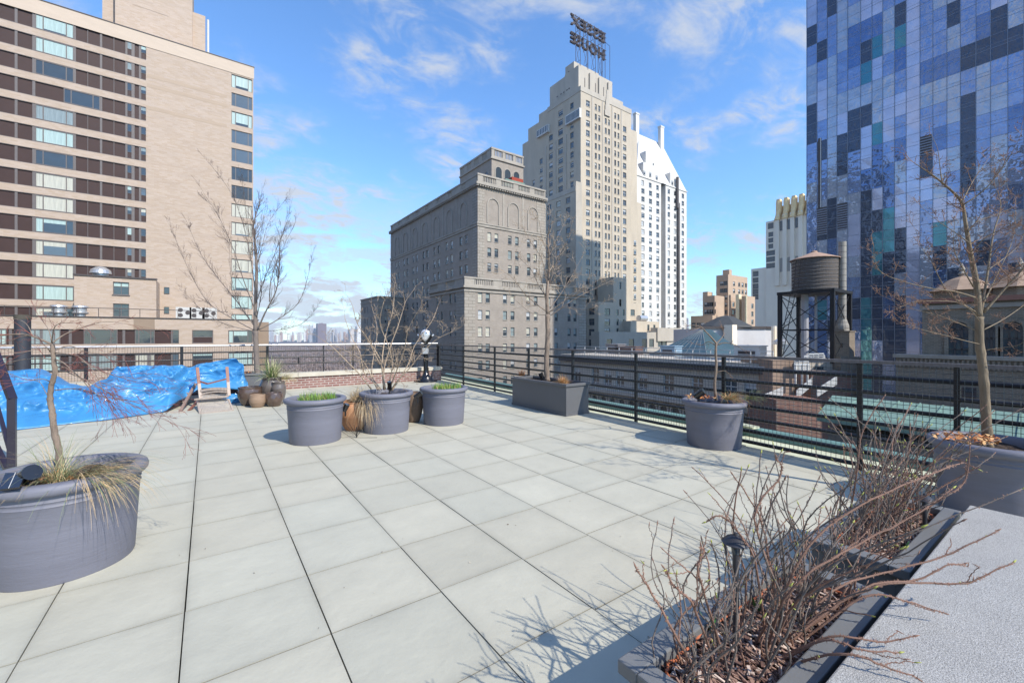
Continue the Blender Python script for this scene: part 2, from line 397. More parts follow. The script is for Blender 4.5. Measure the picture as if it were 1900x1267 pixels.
# ================================================================ BUILDING: banded apartment tower on the left
rnd = random.Random(11)
YF = 80.0
bld = thing('apartment_building', (-12, 80, -50), 'tall tan brick apartment building with long dark window bands, left of the terrace', 'building')
XE = PY(470, 300, YF)[0]; XB = PY(270.5, 300, YF)[0]; XW = -42.0
ztop = PY(470, 126, YF)[1]; PIT = 2.9
zrow = [PY(270.5, y, YF)[1] for y in (86, 111)]; zt0 = zrow[0]; BH = 2.02
NR = 25
bands = [(XW + .1, XB, zt0 - i * PIT - BH, zt0 - i * PIT) for i in range(NR)]
cz0 = PY(449, 143, YF)[1]
cx0, cx1 = PY(429.3, 300, YF)[0], PY(469.2, 300, YF)[0] - .02
corner = [(cx0, cx1 - .05, cz0 - i * PIT - 2.08, cz0 - i * PIT) for i in range(14)]
w = MB(); facade(w, 'y', YF, XW, XE, -50, ztop, bands + corner, .16, 0)
w.face([(XE, YF, -50), (XE, 100, -50), (XE, 100, ztop), (XE, YF, ztop)]); w.face([(XW, YF, ztop), (XE, YF, ztop), (XE, 100, ztop), (XW, 100, ztop)])
w.box(XW, XE + .1, YF - .06, YF - .001, ztop - 1.85, ztop, 1); w.box(XW, XE + .15, YF - .12, YF + .3, ztop, ztop + .12, 2)
for k in (3.6, 5.0, 8.2): w.box(XB + .1, cx0 - .6, YF - .015, YF - .001, ztop - k - 2.5, ztop - k - 2.0, 3)
build(w, 'wall', [tan, pale, darkf, mat('tan_brick_darker_course', (.40, .315, .245), .85, .08, .4, stretch=(1, 1, 4))], bld)
# one band of panels and mullions per storey, windows set between
Z2 = 3.7256
def ux(z): return PY(z / Z2, 300, YF)[0]
mus = [(100, 120), (222, 243), (510, 524), (604, 608), (690, 706), (785, 789), (866, 880), (910, 930), (960, 974)]
band_specs = []; pan = MB()
for i, (a0, a1, zl, zh) in enumerate(bands):
    if zh < -14: break
    pan.face([(a0, YF + .16, zl), (a1, YF + .16, zl), (a1, YF + .16, zh), (a0, YF + .16, zh)], 0)
    for p, q in mus: pan.box(ux(p), ux(q), YF + .06, YF + .155, zl, zh, 1)
    pan.box(a0, a1, YF + .02, YF + .155, zl, zl + .07, 1); pan.box(a0, a1, YF + .02, YF + .155, zh - .06, zh, 1)
    off = 3
    x = ux(0) - 1.0
    while x > XW:
        pan.box(x, x + .35, YF + .06, YF + .155, zl, zh, 1); x -= rnd.choice((2.2, 2.6, 3.1))
    tri = (ux(243), ux(510)) if i != 3 else (ux(440), ux(692))
    band_specs.append(('y', YF + .05, tri[0], tri[1], zl + .08, zh - .08, 'tri', [.9, 1, 0, 0, 1, 1, 0, 1, 1, .3, .35, 1, 1, .25, 0][i % 15]))
    for p, q in ((879, 911), (974, 1010)):
        band_specs.append(('y', YF + .05, ux(p), ux(q), zl + .08, zh - .08, 'hop', rnd.choice((0, 0, 0, .5, 1))))
    for xx in (-26.5, -34.0): band_specs.append(('y', YF + .05, xx, xx + 5, zl + .08, zh - .08, 'tri', rnd.choice((0, 1))))
build(pan, 'window_band', [brown, mull], bld)
WM_T1 = [mull, winglass, curtain, brown, mull]; WM_T = [WM_T1, [mull, glass_mat('bluish_window_glass', (.09, .12, .15), .03, .1, .8), mat('cream_curtain', (.46, .45, .38), .3, .2, 4, coat=.5, stretch=(3, 3, .15)), brown, mull], [mull, winglass, mat('grey_curtain', (.22, .27, .28), .25, .2, 4, coat=.5, stretch=(3, 3, .15)), brown, mull]]
windows(bld, band_specs + [('y', YF + .12, r[0], r[1], r[2], r[3], 'tri', rnd.choice((0, 0, 1, .9, .8))) for r in corner], WM_T)
# penthouse on the roof
p = MB(); YP = 86.0
xa, xb, xc_ = PY(186, 60, YP)[0], PY(213.5, 60, YP)[0], PY(357, 60, YP)[0]
p.box(xb, xc_, YP, YP + 10, ztop, ztop + 22); p.box(xa, xb + .5, YP + 1.5, YP + 9, ztop, ztop + 22)
xd = PY(381, 60, YP)[0]; p.box(xc_, xd, YP + 1, YP + 8, ztop, PY(370, 20, YP)[1]); p.box(xb + 2, xc_ - 3, YP - .03, YP, PY(300, 27, YP)[1], PY(300, 27, YP)[1] + .12)
ph = build(p, 'penthouse', tan, bld)
p = MB(); xq = PY(386, 60, YP)[0]; p.tube([(xq, YP + 1, ztop), (xq, YP + 1, PY(386, 31, YP)[1])], .17, 8); build(p, 'vent_pipe', whitef, bld)
# brick block standing on the podium in front of the tower
Y2 = 75.0
bx0, bx1 = PY(137.5, 520, Y2)[0], PY(290, 520, Y2)[0]; bz1 = PY(200, 514.5, Y2)[1]; podz = PY(200, 589.5, 71)[1]
wr = [(PY(209.5, 560, Y2)[0], PY(239.5, 560, Y2)[0], PY(225, a, Y2)[1], PY(225, b, Y2)[1]) for a, b in ((547, 523.5), (587.5, 563.5))]
p = MB(); facade(p, 'y', Y2, bx0, bx1, podz - 1, bz1, wr, .2); p.face([(bx1, Y2, podz - 1), (bx1, YF, podz - 1), (bx1, YF, bz1), (bx1, Y2, bz1)])
p.face([(bx0, Y2, bz1), (bx1, Y2, bz1), (bx1, YF, bz1), (bx0, YF, bz1)], 1); p.face([(bx0, Y2, podz - 1), (bx0, YF, podz - 1), (bx0, YF, bz1), (bx0, Y2, bz1)]); p.box(bx0 - .1, bx1 + .12, Y2 - .12, Y2 + .2, bz1, bz1 + .2, 1)
build(p, 'stair_block', [tan, darkf], bld)
windows(bld, spec('y', Y2, wr, 'quad', (0, 1), rnd), WM_T)
sm = [(PY(a, 560, YF)[0], PY(b, 560, YF)[0], PY(310, c, YF)[1], PY(310, d, YF)[1]) for a, b, c, d in ((304.5, 314.5, 545, 533), (304.5, 314, 581.5, 569.5))]
windows(bld, [('y', YF - .06, *r, 'pic', 0) for r in sm], WM_T)
# podium
Y3 = 71.0; px0, px1 = -45.0, PY(479, 600, Y3)[0]
zA, zB = PY(250, 638, Y3)[1], PY(250, 611.5, Y3)[1]
def pr(a, b, row): return (PY(a, 600, Y3)[0], PY(b, 600, Y3)[0], zA - row * 3.1, zB - row * 3.1)
prs = []
for row in range(4): prs += [pr(-260, -60, row), pr(-45, 332, row), pr(356.5, 395.5, row), pr(423.5, 469, row)]
p = MB(); facade(p, 'y', Y3, px0, px1, -50, podz, prs, .2); p.face([(px0, Y3, podz), (px1, Y3, podz), (px1, YF, podz), (px0, YF, podz)], 1)
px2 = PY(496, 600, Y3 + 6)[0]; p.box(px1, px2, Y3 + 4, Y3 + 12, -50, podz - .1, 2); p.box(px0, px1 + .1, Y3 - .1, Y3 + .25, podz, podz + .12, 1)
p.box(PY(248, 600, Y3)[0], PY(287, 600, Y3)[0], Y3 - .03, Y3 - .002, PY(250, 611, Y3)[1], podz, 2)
build(p, 'podium', [tan, darkf, mat('shaded_taupe_brick', (.27, .205, .155), .9, .1, .6)], bld)  # taupe copy of the tan brick, the end wall's shade put into its colour
p = MB(); ws = []
for row in range(4):
    for (a, b) in ((-260, -60), (-45, 332)):
        r = pr(a, b, row); p.face([(r[0], Y3 + .2, r[2]), (r[1], Y3 + .2, r[2]), (r[1], Y3 + .2, r[3]), (r[0], Y3 + .2, r[3])])
        x = r[0]
        while x < r[1]: p.box(x, x + .25, Y3 + .1, Y3 + .19, r[2], r[3], 1); x += 2.35
    for a, b, st, bl in ((-40, 12, 'tri', 1), (52, 112, 'tri', 1), (155, 218, 'tri', (0, 1)[row % 2]), (250, 287, 'tri', (0, 1)[row % 2]), (320, 332, 'pic', 0), (357, 395, 'hop', .3 if row else 0), (424, 468.5, 'tri', (.4, 1)[row % 2])):
        q = pr(a, b, row); ws.append(('y', Y3 + .09, q[0], q[1], q[2] + .02, q[3] - .02, st, bl))
build(p, 'window_band', [brown, mull], bld); windows(bld, ws, WM_T)
p = MB(); x = px0
while x < px1 - 4: p.box(x, x + .06, Y3 + .3, Y3 + .36, podz, podz + 1.15, 0); x += 1.9
p.box(px0, px1 - 3.6, Y3 + .29, Y3 + .37, podz + 1.12, podz + 1.2, 0)
build(p, 'terrace_railing', [darkf, winglass], bld)
for px, lab in ((109, 'squat round metal roof fan on the podium terrace, the left one of two'), (149, 'squat round metal roof fan beside the brick stair block, the right one of two')):
    q = MB(); q.lathe([(.5, 0), (.5, .35), (.75, .45), (.78, .6), (.6, .7), (.6, 1.2), (.8, 1.3), (.7, 1.55), (.2, 1.65), (0, 1.66)], n=20)
    x = PY(px, 590, 73)[0]; o = build(q, 'roof_fan', steel, origin=(x, 73, podz + .12), local=True); o.scale = (1, 1, .85); tag(o, lab, 'roof fan', 'roof fans on the podium')
q = MB(); q.lathe([(.8, 0), (.8, .3), (1.1, .35), (1.0, .8), (.5, 1.2), (0, 1.3)], n=20)
tag(build(q, 'roof_fan', steel, origin=(PY(187, 510, 76.5)[0], 76.5, bz1 + .2), local=True), 'small domed metal fan on top of the brick stair block', 'roof fan')
for k, px in enumerate((341, 366, 389)):
    t = thing('condenser_unit', (PY(px, 590, 74)[0], 74, podz + .12), ('leftmost', 'middle', 'rightmost')[k] + ' of three pale condenser units on the podium terrace by the tan wall', 'condenser', 'condenser units on the podium')
    q = MB(); q.box(-.85, .85, -.4, .4, .1, 1.6); q.box(-.8, -.6, -.3, .3, 0, .1); q.box(.6, .8, -.3, .3, 0, .1)
    q.v = [(a + t.location.x, b + t.location.y, c + t.location.z) for a, b, c in q.v]; build(q, 'casing', acm, t)
    q = MB()
    for cx_, cz_ in ((-.35, .5), (-.35, 1.2), (.45, .85)):
        q.tube([(t.location.x + cx_, t.location.y - .42, t.location.z + cz_), (t.location.x + cx_, t.location.y - .405, t.location.z + cz_)], .28, 12)
    build(q, 'fan_grille', darkf, t)

# ================================================================ BUILDING: grey brick hotel
rnd = random.Random(5)
hot = thing('hotel_building', (60, 80, -50), 'grey brown brick hotel with blind arches, quoins and roof balustrades behind the corner railing', 'building')
w = MB(); tr = MB(); qn = MB(); specs = []
X1, Y1 = 45.8, 76.3; XR = PY(1012, 400, Y1)[0]; YL = PX(725, 500, X1)[0]; ZT = 33.4
fr_ = grid_y((908, 921, 946, 959, 981, 993), .95, (22.6, 19.35, 16.15), 1.85, Y1)
sr_ = grid_x((855, 865, 829, 838, 806, 814, 786, 793, 767, 773.6, 750, 756, 735, 740), 1.25, [22.6 - 3.22 * i for i in range(10)], 1.85, X1)
block(w, X1, XR, Y1, YL, -50, ZT, fr_, sr_); specs += spec('y', Y1, fr_, 'dh', (.3, .5, .5, .75, 1, .2), rnd) + spec('x', X1, sr_, 'dh', (0, .3, .5, .75), rnd)
XL, YLW = 39.3, 70.3; XLR = PY(1087, 500, YLW)[0]; YLL = PX(797, 500, XL)[0]; ZL = 11.0
fr2 = grid_y((891, 905, 937, 951, 980, 994, 1018, 1032, 1056, 1067), .95, [8.95 - 3.26 * i for i in range(8)], 1.75, YLW)
sr2 = grid_x((812, 820, 836, 845), .95, [8.95 - 3.26 * i for i in range(8)], 1.75, XL)
block(w, XL, XLR, YLW, YLL, -50, ZL, fr2, sr2); specs += spec('y', YLW, fr2, 'dh', (.3, .5, .5, .75, 1), rnd) + spec('x', XL, sr2, 'dh', (0, .3, .5), rnd)
# annex
XA, YA = 38.5, 118.0; XAR = X1 + 1; YAL = 134; ZA = 12.6
sr3 = grid_x((677, 682, 689, 693.5), .9, [9.3 - 3.2 * i for i in range(6)], 1.7, XA); fr3 = grid_y((715, 722.5), .9, [9.3 - 3.2 * i for i in range(6)], 1.7, YA)
block(w, XA, XAR, YA, YAL, -50, ZA, fr3, sr3); specs += spec('x', XA, sr3, 'dh', (0, .3), rnd) + spec('y', YA, fr3, 'dh', (0, .5), rnd)
# roof tower
XT, YT = 54.0, 83.7; XTR = PY(971, 300, YT)[0]; YTL = PX(853.5, 300, XT)[0]; ZTT = 43.2
block(w, XT, XTR, YT, YTL, ZT - 1, ZTT)
build(w, 'wall', [hotelw], hot)
def quoin(x, y, z0, z1, sx=2.0, sy=2.0):
    qn.box(x - .05, x + sx, y - .05, y + .02, z0, z1); qn.box(x - .05, x + .02, y, y + sy, z0, z1)
quoin(X1, Y1, -50, ZT - .9, 1.6, 2.2); quoin(XL, YLW, -50, ZL - .9, 2.3, 3.2); qn.box(XLR - 2.2, XLR + .05, YLW - .05, YLW, -50, ZL - .9)
qn.box(XR - 2.6, XR + .05, Y1 - .05, Y1, ZL, ZT - .9); quoin(XA, YA, -50, ZA - .8, 2.0, 3.0)
qn.box(X1 - .05, X1, YL - 1.5, YL, -50, ZT - .9)
build(qn, 'quoin', hotels, hot)
def belt(x0, x1, y0, y1, z, h, d): tr.box(x0 - d, x1 + .2, y0 - d, y0, z, z + h); tr.box(x0 - d, x0, y0, y1, z, z + h)
belt(X1, XR, Y1, YL, 24.5, .5, .18); belt(X1, XR, Y1, YL, 25.0, .25, .3); belt(X1, XR, Y1, YL, ZT - .6, .3, .25); belt(X1, XR, Y1, YL, ZT - .3, .45, .65)
k = X1 - .4
while k < XR: tr.box(k, k + .3, Y1 - .55, Y1 - .25, ZT - .62, ZT - .3); k += .62
k = Y1 - .4
while k < YL: tr.box(X1 - .55, X1 - .25, k, k + .3, ZT - .62, ZT - .3); k += .62
belt(XL, XLR, YLW, YLL, ZL - 1.0, .35, .2); belt(XL, XLR, YLW, YLL, ZL - .3, .35, .4); belt(XA, XAR, YA, YAL, ZA - 1.3, .3, .15); belt(XA, XAR, YA, YAL, ZA - .15, .3, .25)
for px in (914.7, 952.5, 988.6): arch(tr, 'y', Y1, PY(px, 400, Y1)[0], 29.4, 1.45, .22, .16, leg=3.9)
for px in (860, 834, 810, 788, 770, 752, 737): arch(tr, 'x', X1, PX(px, 400, X1)[0], 29.4, 1.45, .22, .16, leg=3.9)
for px in (934, 970): a = PY(px, 400, Y1)[0]; tr.box(a - .2, a + .2, Y1 - .08, Y1, 25.25, ZT - .6)
for px in (847, 822, 799, 779, 761, 744.5): a = PX(px, 400, X1)[0]; tr.box(X1 - .08, X1, a - .2, a + .2, 25.25, ZT - .6)
belt(XT, XTR, YT, YTL, ZTT - .2, .35, .3)
build(tr, 'cornice', hotelt, hot)
b = MB(); z = ZT + .15
balustrade(b, 'y', Y1, X1, XR, z, 2.0); balustrade(b, 'x', X1, Y1 + .55, YL, z, 1.9, bay=6, pier=4.6)
balustrade(b, 'y', YLW, XL, XLR, ZL + .05, 1.75, bay=6.3, pier=2.2); balustrade(b, 'x', XL, YLW + .55, YLL, ZL + .05, 1.75, bay=6, pier=3.4)
balustrade(b, 'y', YT, XT, XTR, ZTT + .15, 2.4, bay=2.6, pier=.8); balustrade(b, 'x', XT, YT + .55, YTL, ZTT + .15, 2.4, bay=3.4, pier=1.6); build(b, 'balustrade', hotelt, hot)
b = MB()
for px in (925, 941.6, 958): a = PY(px, 300, YT)[0]; arch_fill(b, 'y', YT, a, 40.6, .85, 6.5, 0, d=-.04); arch(b, 'y', YT, a, 40.6, .92, .16, .12, 1, leg=6.5)
for px in (903, 889, 877, 866): a = PX(px, 300, XT)[0]; arch_fill(b, 'x', XT, a, 39.8, .8, 5.5, 0, d=-.04); arch(b, 'x', XT, a, 39.8, .9, .16, .12, 1, leg=5.5)
build(b, 'arched_window', [winglass, hotelt], hot)
b = MB(); a = PY(946, 320, YT - 3)[0]; b.box(a - 2.6, a + 2.8, YT - 5, YT - 3, ZT + 2.0, ZT + 3.6); build(b, 'terrace_awning', lead, hot)
b = MB(); b.box(a - .6, a + 2.6, YT - 4.7, YT - 3.2, ZT + 3.6, ZT + 4.5); build(b, 'flower_bed', mat('red_flowers', (.30, .05, .03), .9, .5, 6), hot)
windows(hot, specs, [WM_H, [whitef, winglass, mat('cream_curtain', (.46, .45, .38)), brown, hotelt], [WM_B[0], winglass, mat('grey_curtain', (.22, .27, .28)), brown, hotelt]])

# ================================================================ BUILDING: stepped beige tower with the roof sign
rnd = random.Random(21)
tow = thing('stepped_tower', (90, 100, -50), 'tall beige limestone tower stepping back to a crown under the big roof sign', 'building')
w = MB(); specs = []; YB = 90.0
XC = PY(1077.5, 200, YB)[0]; XRR = PY(1171, 200, YB)[0]; ZM = PY(1077.5, 160, YB)[1]; YS = PX(1016, 200, XC)[0]
floors = [ZM - 4.2 - 2.95 * i for i in range(26)]
def cols(px, wd, sel, h=1.75): return [r for r in grid_y(px, wd, sel, h, YB)]
fw = cols((1091,), 1.6, floors) + cols((1105.5, 1112, 1124, 1130, 1141.5, 1147.5), .85, floors) + cols((1159,), 1.6, floors[1:])
sx_ = [(1061, 1.5), (1040, 2.1), (1022, 1.8), (1004, 1.5), (990, 1.2), (978.5, 1.4)]
sw = []
for (px, wd) in sx_:
    a = PX(px, 300, XC)[0]; st = 0 if px > 1030 else (2 if px > 1010 else (4 if px > 995 else 6))
    sw += [(a - wd / 2, a + wd / 2, z - .9, z + .9) for z in floors[st:]]
YS2 = PX(1000, 213, XC)[0]; YS3 = PX(980, 240, XC)[0]; YS4 = PX(969.5, 268, XC)[0]
block(w, XC, XRR, YB, YS, -50, ZM, fw, [r for r in sw if r[1] < YS - .1])
for a, b_, zz in ((YS, YS2, PX(1000, 213, XC)[1]), (YS2, YS3, PX(980, 240, XC)[1]), (YS3, YS4, PX(970, 268, XC)[1])):
    block(w, XC + .001, XRR - 4, a, b_, -50, zz, (), [r for r in sw if r[0] > a + .1 and r[1] < b_ - .1 and r[3] < zz - .5])
specs += spec('y', YB, fw, 'quad', (0, 0, 1), rnd) + spec('x', XC, [r for r in sw if r[1] < YS4 - .1 and not any(r[0] < s < r[1] for s in (YS, YS2, YS3))], 'dh', (0, .5, .2), rnd)
# pilaster strips that divide the sunny front
for px in (1099, 1118, 1136, 1153): a = PY(px, 300, YB)[0]; w.box(a - .25, a + .25, YB - .14, YB, -50, ZM - 1.6, 1)
for px in (1050, 1031, 1013): a = PX(px, 300, XC)[0]; w.box(XC - .15, XC, a - .3, a + .3, -50, ZM - 12, 1)
w.box(XC - .12, XRR + .1, YB - .12, YB, ZM - 1.4, ZM + .1, 1); w.box(XC - .12, XC, YB, YS, ZM - 1.4, ZM + .1, 1)
# shoulders to the right
X6 = PY(1182, 300, YB + 1)[0]; X7 = PY(1190, 300, YB + 2)[0]
block(w, XRR, X6, YB + 1, YS, -50, PY(1177, 243, YB + 1)[1]); fs = grid_y((1186,), 1.1, [PY(1181, 383, YB + 2)[1] - 1.8 - 2.95 * i for i in range(10)], 1.7, YB + 2)
block(w, X6, X7, YB + 2, YS, -50, PY(1184, 376, YB + 2)[1]); fs = grid_y((1178,), 1.2, floors[13:24], 1.7, YB + 1)
specs += [('y', YB + .97, *r, 'dh', .3) for r in fs]
# crown
YK = YB + 1.6; XK = PY(1073.5, 150, YK)[0] ; XKR = PY(1136, 170, YK)[0]; ZK = PY(1074, 121, YK)[1]; YK2 = PX(1048, 140, XK)[0]
block(w, XK, XKR, YK, YK2, ZM, ZK, m=1)
ZK2 = PX(1030, 153, XK)[1]; YK3 = PX(1018, 160, XK)[0]; block(w, XK + .5, XKR - 4, YK2, YK3, ZM, ZK2, m=1)
XU = XK + 1.0; ZU = PX(1070, 110, XU)[1]; block(w, XU, XKR - 3, YK + 3, PX(1049, 140, XU)[0], ZK, ZU, m=1)
XQ = PY(1156, 200, YK)[0]; block(w, XKR, XQ, YK, YK2, ZM - .1, PY(1156, 190, YK)[1], m=1)
for px in (1094, 1111, 1128): a = PY(px, 150, YK)[0]; w.box(a - .35, a + .35, YK - .5, YK, ZM, ZK - 1.0, 1)
for px in (1085, 1105, 1120): a = PY(px, 150, YK)[0]; w.box(a - .12, a + .12, YK - .06, YK, ZM + 1.5, ZK - 3, 2)
for px in (1034, 1041, 1046, 1052, 1056): a = PX(px, 150, XK)[0]; w.box(XK - .06, XK, a - .3, a + .3, ZM + 2, ZK - 5, 2)
a = PY(1126, 190, YB)[0]
for i in range(5): w.box(a - 1.2 + i * .2, a + 1.2 - i * .2, YB - .35, YB - .12, ZM - 5.5 + i * 1.6, ZM - 3.9 + i * 1.6, 1)
# low wing in front of the shaded side
XW = XC - 2.6; YW, ZW = PX(1068, 346, XW); YWe = PX(1010, 380, XW)[0]
ff = []
for px in (1019, 1036, 1054): a = PX(px, 400, XW)[0]; ff += [(a - .95, a + .95, ZW - 3.2 - 2.95 * i - .85, ZW - 3.2 - 2.95 * i + .85) for i in range(18)]
block(w, XW, XC + .3, YW, YWe, -50, ZW, (), ff); specs += spec('x', XW, ff, 'dh', (0, .3, 1), rnd)
w.box(XW - .1, XW, YW - .05, YWe, ZW - 1.3, ZW + .1, 1); w.box(XW, XC - .2, YW - .15, YW - .001, -50, ZW + 1.5, 1)
build(w, 'wall', [beige, limest, darkf], tow)
build_gz = lambda m_: build(m_, 'glazed_balcony', [whitef, winglass], tow)
gz = MB(); a0 = PX(1049, 226, XC - .7)[0]; zg = PX(1062, 212, XC - .7)[1]; gz.box(XC - .8, XC, YB - .3, a0, zg - 2.2, zg + .6, 0)
for i in range(11): t_ = YB - .2 + (a0 - YB) * i / 11; gz.box(XC - .84, XC - .8, t_ + .1, t_ + (a0 - YB) / 11 - .15, zg - 1.8, zg + .3, 1)
build_gz(gz); gz = MB(); a1, a2 = PX(1017, 240, XC - .7)[0], PX(996, 240, XC - .7)[0]; z_ = PX(1005, 240, XC - .7)[1]; gz.box(XC - .8, XC, a1, a2, z_ - 2, z_ + .4, 0)
for i in range(7): t_ = a1 + (a2 - a1) * i / 7; gz.box(XC - .84, XC - .8, t_ + .2, t_ + (a2 - a1) / 7 - .2, z_ - 1.6, z_ + .2, 1)
build_gz(gz)
windows(tow, specs, [WM_B, [WM_B[0], glass_mat('bluish_window_glass', (.09, .12, .15), .03, .1, .8), mat('cream_curtain', (.46, .45, .38)), brown, limest], [whitef, winglass, blind, brown, limest]])
# roof sign, read from behind
YG = 97.0; sg = thing('roof_sign', (XK + 4, YG, ZK), 'dark metal roof sign ESSEX HOUSE seen from behind, on the stepped tower', 'sign')
sx0, sx1 = PY(1058, 40, YG)[0], PY(1121, 60, YG)[0]; signm = mat('sign_dark_metal', (.035, .028, .04), .6, .2)
def text_mesh(body, x0, x1, z0, z1, y, parent, name):
    cu = bpy.data.curves.new(name, 'FONT'); cu.body = body; cu.extrude = .25; cu.space_character = 1.12; cu.offset = .028
    to = bpy.data.objects.new(name, cu); scene.collection.objects.link(to); bpy.context.view_layer.update()
    me = bpy.data.meshes.new_from_object(to.evaluated_get(bpy.context.evaluated_depsgraph_get())); bpy.data.objects.remove(to)
    vx = [v.co.x for v in me.vertices]; vy = [v.co.y for v in me.vertices]; pl = wloc(parent)
    for v in me.vertices:
        a = (v.co.x - min(vx)) / (max(vx) - min(vx)); b = (v.co.y - min(vy)) / (max(vy) - min(vy))
        v.co = Vector((x1 + (x0 - x1) * a, y + v.co.z, z0 + (z1 - z0) * b)) - pl
    me.materials.clear(); me.materials.append(signm)
    o = bpy.data.objects.new(name, me); scene.collection.objects.link(o); o.parent = parent
zs = [PY(1058, y, YG)[1] for y in (25, 45, 59, 79)]
text_mesh('ESSEX', sx0, sx1, zs[1], zs[0], YG, sg, 'letters'); text_mesh('HOUSE', sx0, sx1, zs[3], zs[2], YG, sg, 'letters')
f = MB(); rr = random.Random(2)
for z in (zs[0] - .3, (zs[0] + zs[1]) / 2, zs[1] + .2, zs[2] - .2, (zs[2] + zs[3]) / 2, zs[3] + .2): f.obox((sx0 - .2, YG - .5, z), (sx1 + .4, YG - .5, z), .14, .16)
n = 8; zb = ZK + .3; xs = [sx0 + 1.8 + (sx1 - sx0 - 2) * i / n for i in range(n + 1)]
for i, x in enumerate(xs):
    f.obox((x, YG - .6, zb if i % 3 == 0 or i > 5 else zs[3] - 1.5), (x, YG - .6, zs[0]), .12, .12)
    if i % 2 == 0: f.obox((x, YG - 2.6, zb), (x, YG - 2.6, zs[2]), .1, .1); f.obox((x, YG - 2.6, zs[2]), (x, YG - .6, zs[1]), .09, .09)
lev = [zb, zb + 2, zb + 4, zs[3], zs[2], zs[1], zs[0]]
for i in range(0, n, 2):
    for j in range(len(lev) - 1):
        f.obox((xs[i], YG - .6, lev[j]), (xs[i + 1], YG - .6, lev[j + 1]), .07, .07); f.obox((xs[i + 1], YG - .6, lev[j]), (xs[i], YG - .6, lev[j + 1]), .07, .07)
        f.obox((xs[i], YG - .6, lev[j]), (xs[i], YG - 2.6, lev[j]), .07, .07)
f.obox((XK + .5, YG - 4, ZK + .3), (XKR + 1.5, YG - 4, ZK + .3), .4, .4); f.obox((XK + .5, YG - .5, ZK + .5), (XKR, YG - .5, ZK + .5), .4, .5)
build(f, 'support_frame', signm, sg)

# ================================================================ BUILDING: white tower with the steep roof
rnd = random.Random(33)
wt = thing('white_tower', (130, 105, -50), 'bright white tower with steep white hipped roof and two tall chimneys', 'building')
YH = 98.0; w = MB(); XH0 = PY(1181, 330, YH)[0]; XH1 = PY(1226.5, 337, YH)[0]; XH2 = PY(1235, 342, YH)[0]; XH3 = PY(1274, 355, YH)[0]
ZE = PY(1182, 324, YH)[1]; ZE = (ZE + PY(1273, 355, YH)[1]) / 2
fz = [ZE - 2.3 - 2.95 * i for i in range(27)]
fw = grid_y((1193, 1207, 1220.5), 1.8, fz, 1.75, YH); fw2 = grid_y((1241, 1252.5), 1.5, fz, 1.8, YH) + grid_y((1267,), 1.6, fz, 1.8, YH)
fw = [(r[0] + (.25 if (int(r[2]) % 3 == 0) else 0), r[1] - (.3 if int(r[2] * 3) % 4 == 0 else 0), r[2], r[3]) for r in fw]
block(w, XH0, XH1, YH, YH + 26, -50, ZE, fw); block(w, XH1, XH2, YH + 4, YH + 26, -50, ZE); block(w, XH2, XH3, YH, YH + 26, -50, ZE, fw2)
w.face([(XH0, YH, ZE), (XH0 - 6, YH + 12, ZE - 3), (XH0 - 6, YH + 12, -50), (XH0, YH, -50)])
specs = spec('y', YH, fw, 'dh', (0, 0, .5, .2, 1), rnd) + spec('y', YH, fw2, 'dh', (0, .5, .2, 1), rnd)
w.box(XH0 - .2, XH1 + .1, YH - .25, YH, ZE - .35, ZE, 0); w.box(XH2 - .1, XH3 + .2, YH - .25, YH, ZE - .35, ZE, 0)
w.tube([(PY(1259, 400, YH - .5)[0], YH - .5, -50), (PY(1259, 400, YH - .5)[0], YH - .5, ZE - 6), (PY(1257, 400, YH - .5)[0], YH - .5, ZE - 8), (PY(1257, 400, YH - .5)[0], YH - .5, ZE + 4)], .55, 10, 1)
build(w, 'wall', [whitem, mat('dark_flue', (.10, .09, .09), .7)], wt)
r_ = MB(); YR = YH + 12; ra = Vector(PY(1186, 250, YR) + (0,)); rb = Vector(PY(1225, 266, YR) + (0,)); zr = (ra.y + rb.y) / 2
A, B, C_, Dd = (XH0, YH, ZE), (XH3, YH, ZE), (XH3, YH + 26, ZE), (XH0, YH + 26, ZE); E, F = (ra.x, YR, zr), (rb.x + 1.0, YR, zr)
r_.face([A, B, F, E]); r_.face([B, C_, F]); r_.face([C_, Dd, E, F]); r_.face([Dd, A, E])
build(r_, 'roof', mat('white_roof_slate', (.58, .57, .56), .8, .05, .5, stretch=(1, 1, 3)), wt)
c_ = MB()
for pa, pb, ya, yb_ in ((1175, 1186, 216, 262), (1221, 1232, 240, 280)):
    xa, za = PY(pb - 6, ya, YR - 2); xb, _ = PY(pb, ya, YR - 2); yk = PX(pa, ya, xa)[0]; cc = MB(); cc.box(xa, xb, YR - 2, yk, ZE + 6, za + 1); cc.box(xa - .15, xb + .15, YR - 2.15, yk + .15, za + 1, za + 1.6, 0)
    build(cc, 'chimney', whitem, wt)
d_ = MB()
xa, z1_ = PY(1193, 303, YH + .5); xb = PY(1225, 303, YH + .5)[0]; d_.box(xa, xb, YH + .4, YH + 8, ZE - .2, z1_ + .5)
xa2, z2_ = PY(1197, 278, YH + 3.5); xb2 = PY(1224, 285, YH + 3.5)[0]; d_.box(xa2, xb2, YH + 3.2, YH + 11, ZE, z2_ - .5)
xa3, z3_ = PY(1243, 323, YH + .5); xb3 = PY(1259, 323, YH + .5)[0]; d_.box(xa3, xb3, YH + .4, YH + 7, ZE - .2, z3_ + .6)
build(d_, 'dormer', whitem, wt)
ds = [(PY(p, 320, YH)[0], z) for p, z in ((1197, ZE + 1.6), (1208, ZE + 1.8), (1220, ZE + 1.4), (1249, ZE + 1.5))]
specs += [('y', YH + .36, x - .6, x + .6, z - .7, z + .9, 'dh', .3) for x, z in ds] + [('y', YH + 3.15, (xa2 + xb2) / 2 - .3, (xa2 + xb2) / 2 + .3, z2_ - 5, z2_ - 4.2, 'pic', 0)]
